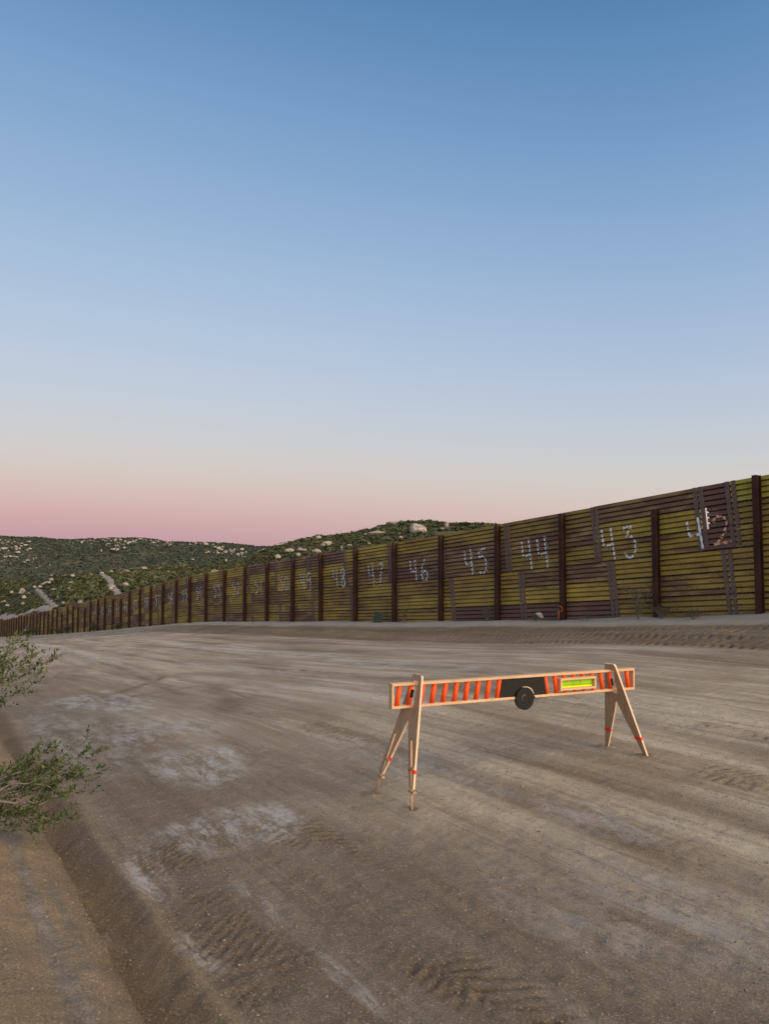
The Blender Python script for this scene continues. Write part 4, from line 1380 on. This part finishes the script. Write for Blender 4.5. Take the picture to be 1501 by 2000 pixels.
weed(11.35, 15.35, .78, .40, 21, 'tall scraggly green weed against the fence below the number 43', 15)
weed(10.75, 15.45, .35, .45, 22, 'low green weed at the foot of the short post right of the number 43', 11)
weed(9.8, 15.3, .22, .3, 23, 'small low weed in the sand below the number 42', 6)
weed(14.9, 15.4, .22, .18, 24, 'tiny weed in front of the fence beside the orange rag', 5)
weed(12.9, 15.3, .24, .22, 31, 'small weed in the sand left of the tall scraggly weed', 6)
weed(17.0, 15.4, .42, .2, 25, 'thin weed at the foot of the post between the numbers 44 and 45', 8)
weed(21.6, 15.5, .75, .3, 26, 'wispy weed against the fence below the number 46', 8)
for k, (t, h) in enumerate([(62, .5), (71, .9), (84, .9), (89, .7), (94, 1.1), (108, 1.2), (112, 1.0)]):
    weed(t, 15.0, h, .6, 40 + k, ['low far weed at the fence foot, nearest of the row of far weeds', 'round far bush at the fence foot, second of the row of far weeds', 'dark far bush at the fence foot, third of the row of far weeds',
                                 'small far bush at the fence foot, fourth of the row of far weeds', 'tall far bush at the fence foot, fifth of the row of far weeds', 'broad far bush at the fence foot behind the shrub at left',
                                 'farthest bush at the fence foot near the left edge'][k], 12, .11)

# ------------------------------------------------------------------ odds and ends by the fence
# a short pale green corrugated sheet leaning on the fence
t0 = 23.27
zz = berm_z(t0, 15.5)
bm = bmesh.new(); nn = 12; V = []
for i in range(2):
    for k in range(nn * 4 + 1):
        h = k / (nn * 4) * .42; y_ = .02 * math.sin(k / 4 * math.pi * .9)
        V.append(bm.verts.new((-.30 if i == 0 else .30, y_ - h * .18, h)))
m_ = nn * 4 + 1
for k in range(m_ - 1): bm.faces.new((V[k], V[m_ + k], V[m_ + k + 1], V[k + 1]))
bmesh.ops.solidify(bm, geom=bm.faces[:], thickness=.006)
o = bm_obj('metal_sheet', bm, M['green'])
o.matrix_world = Matrix.Translation(P3(t0, 15.36, zz - .02)) @ Matrix(((UX, -NX, 0, 0), (UY, -NY, 0, 0), (0, 0, 1, 0), (0, 0, 0, 1)))
tag(o, 'short pale green corrugated sheet leaning on the fence below the number 47', 'metal sheet')

# orange rag tied to the post left of 43, white scrap beside it
tp_ = post_t[NPRE + 2]
pz = float(zf(tp_)); c = P3(tp_, NF, 0) + Vector((-NX, -NY, 0)) * .20 + Vector((UX, UY, 0)) * .02
bm = bmesh.new()
ring = []
for k in range(13):
    a = k / 12 * math.pi * 1.7 + .5
    ring.append(Vector((c.x + UX * .075 * math.cos(a), c.y + UY * .075 * math.cos(a), pz + .30 + .085 * math.sin(a))) + Vector((-NX, -NY, 0)) * (.03 + .01 * math.sin(k * 1.7)))
ring += [ring[-1] + Vector((.02, -.01, -.10)), ring[-1] + Vector((.0, -.02, -.2)), ring[-1] + Vector((.03, -.015, -.28))]
O = Vector(c.x and (c.x, c.y, pz + .2))
bm_tube(bm, [p - O for p in ring], [.017] * 13 + [.022, .018, .006], 6)
o = bm_obj('rag', bm, mat_plain('faded_orange_cloth', (.50, .13, .06), .8, .2)); o.location = O
tag(o, 'faded orange rag tied low on the fence post between the numbers 43 and 44', 'rag')
o = link('plastic_scrap', rock_mesh('plastic_scrap', 99, 3, .9), M['litter'])
o.scale = (.17, .07, .055); tt = tp_ + .42; o.location = P3(tt, 15.2, berm_z(tt, 15.2) + .20); o.rotation_euler = (.2, .3, .7)
tag(o, 'crumpled white plastic scrap at the fence beside the orange rag', 'litter')

# loose gravel on the road
rs = np.random.RandomState(61)
bm = bmesh.new(); bmesh.ops.create_icosphere(bm, subdivisions=1, radius=1); bm.verts.index_update()
P_ = np.array([v.co for v in bm.verts]); T_r = np.array([[v.index for v in f.verts] for f in bm.faces]); bm.free()
ng = 16000
t = rs.uniform(.8, 9, ng) ** 1.0; n = rs.uniform(-.2, 7.5, ng)
z = road_surface(t, n)[0]; x, y = w2(t, n)
sz = .0022 + .0042 * rs.rand(ng) ** 3 + .006 * (rs.rand(ng) < .004)
V = (P_[None] * (1 + .25 * rs.normal(size=(ng, len(P_), 1)))) * sz[:, None, None] * np.array([1.2, 1, .7]) + np.stack([x, y, z + sz * .3], -1)[:, None, :]
F = (T_r[None] + (np.arange(ng) * len(P_))[:, None, None]).reshape(-1, 3)
me = np_mesh('gravel', V.reshape(-1, 3), F)
o = link('gravel', me, mat_plain('grit', (.30, .25, .20), .9, .1, .5, 25)); tag(o, 'fine loose gravel scattered over the dirt road', 'gravel', kind='stuff')
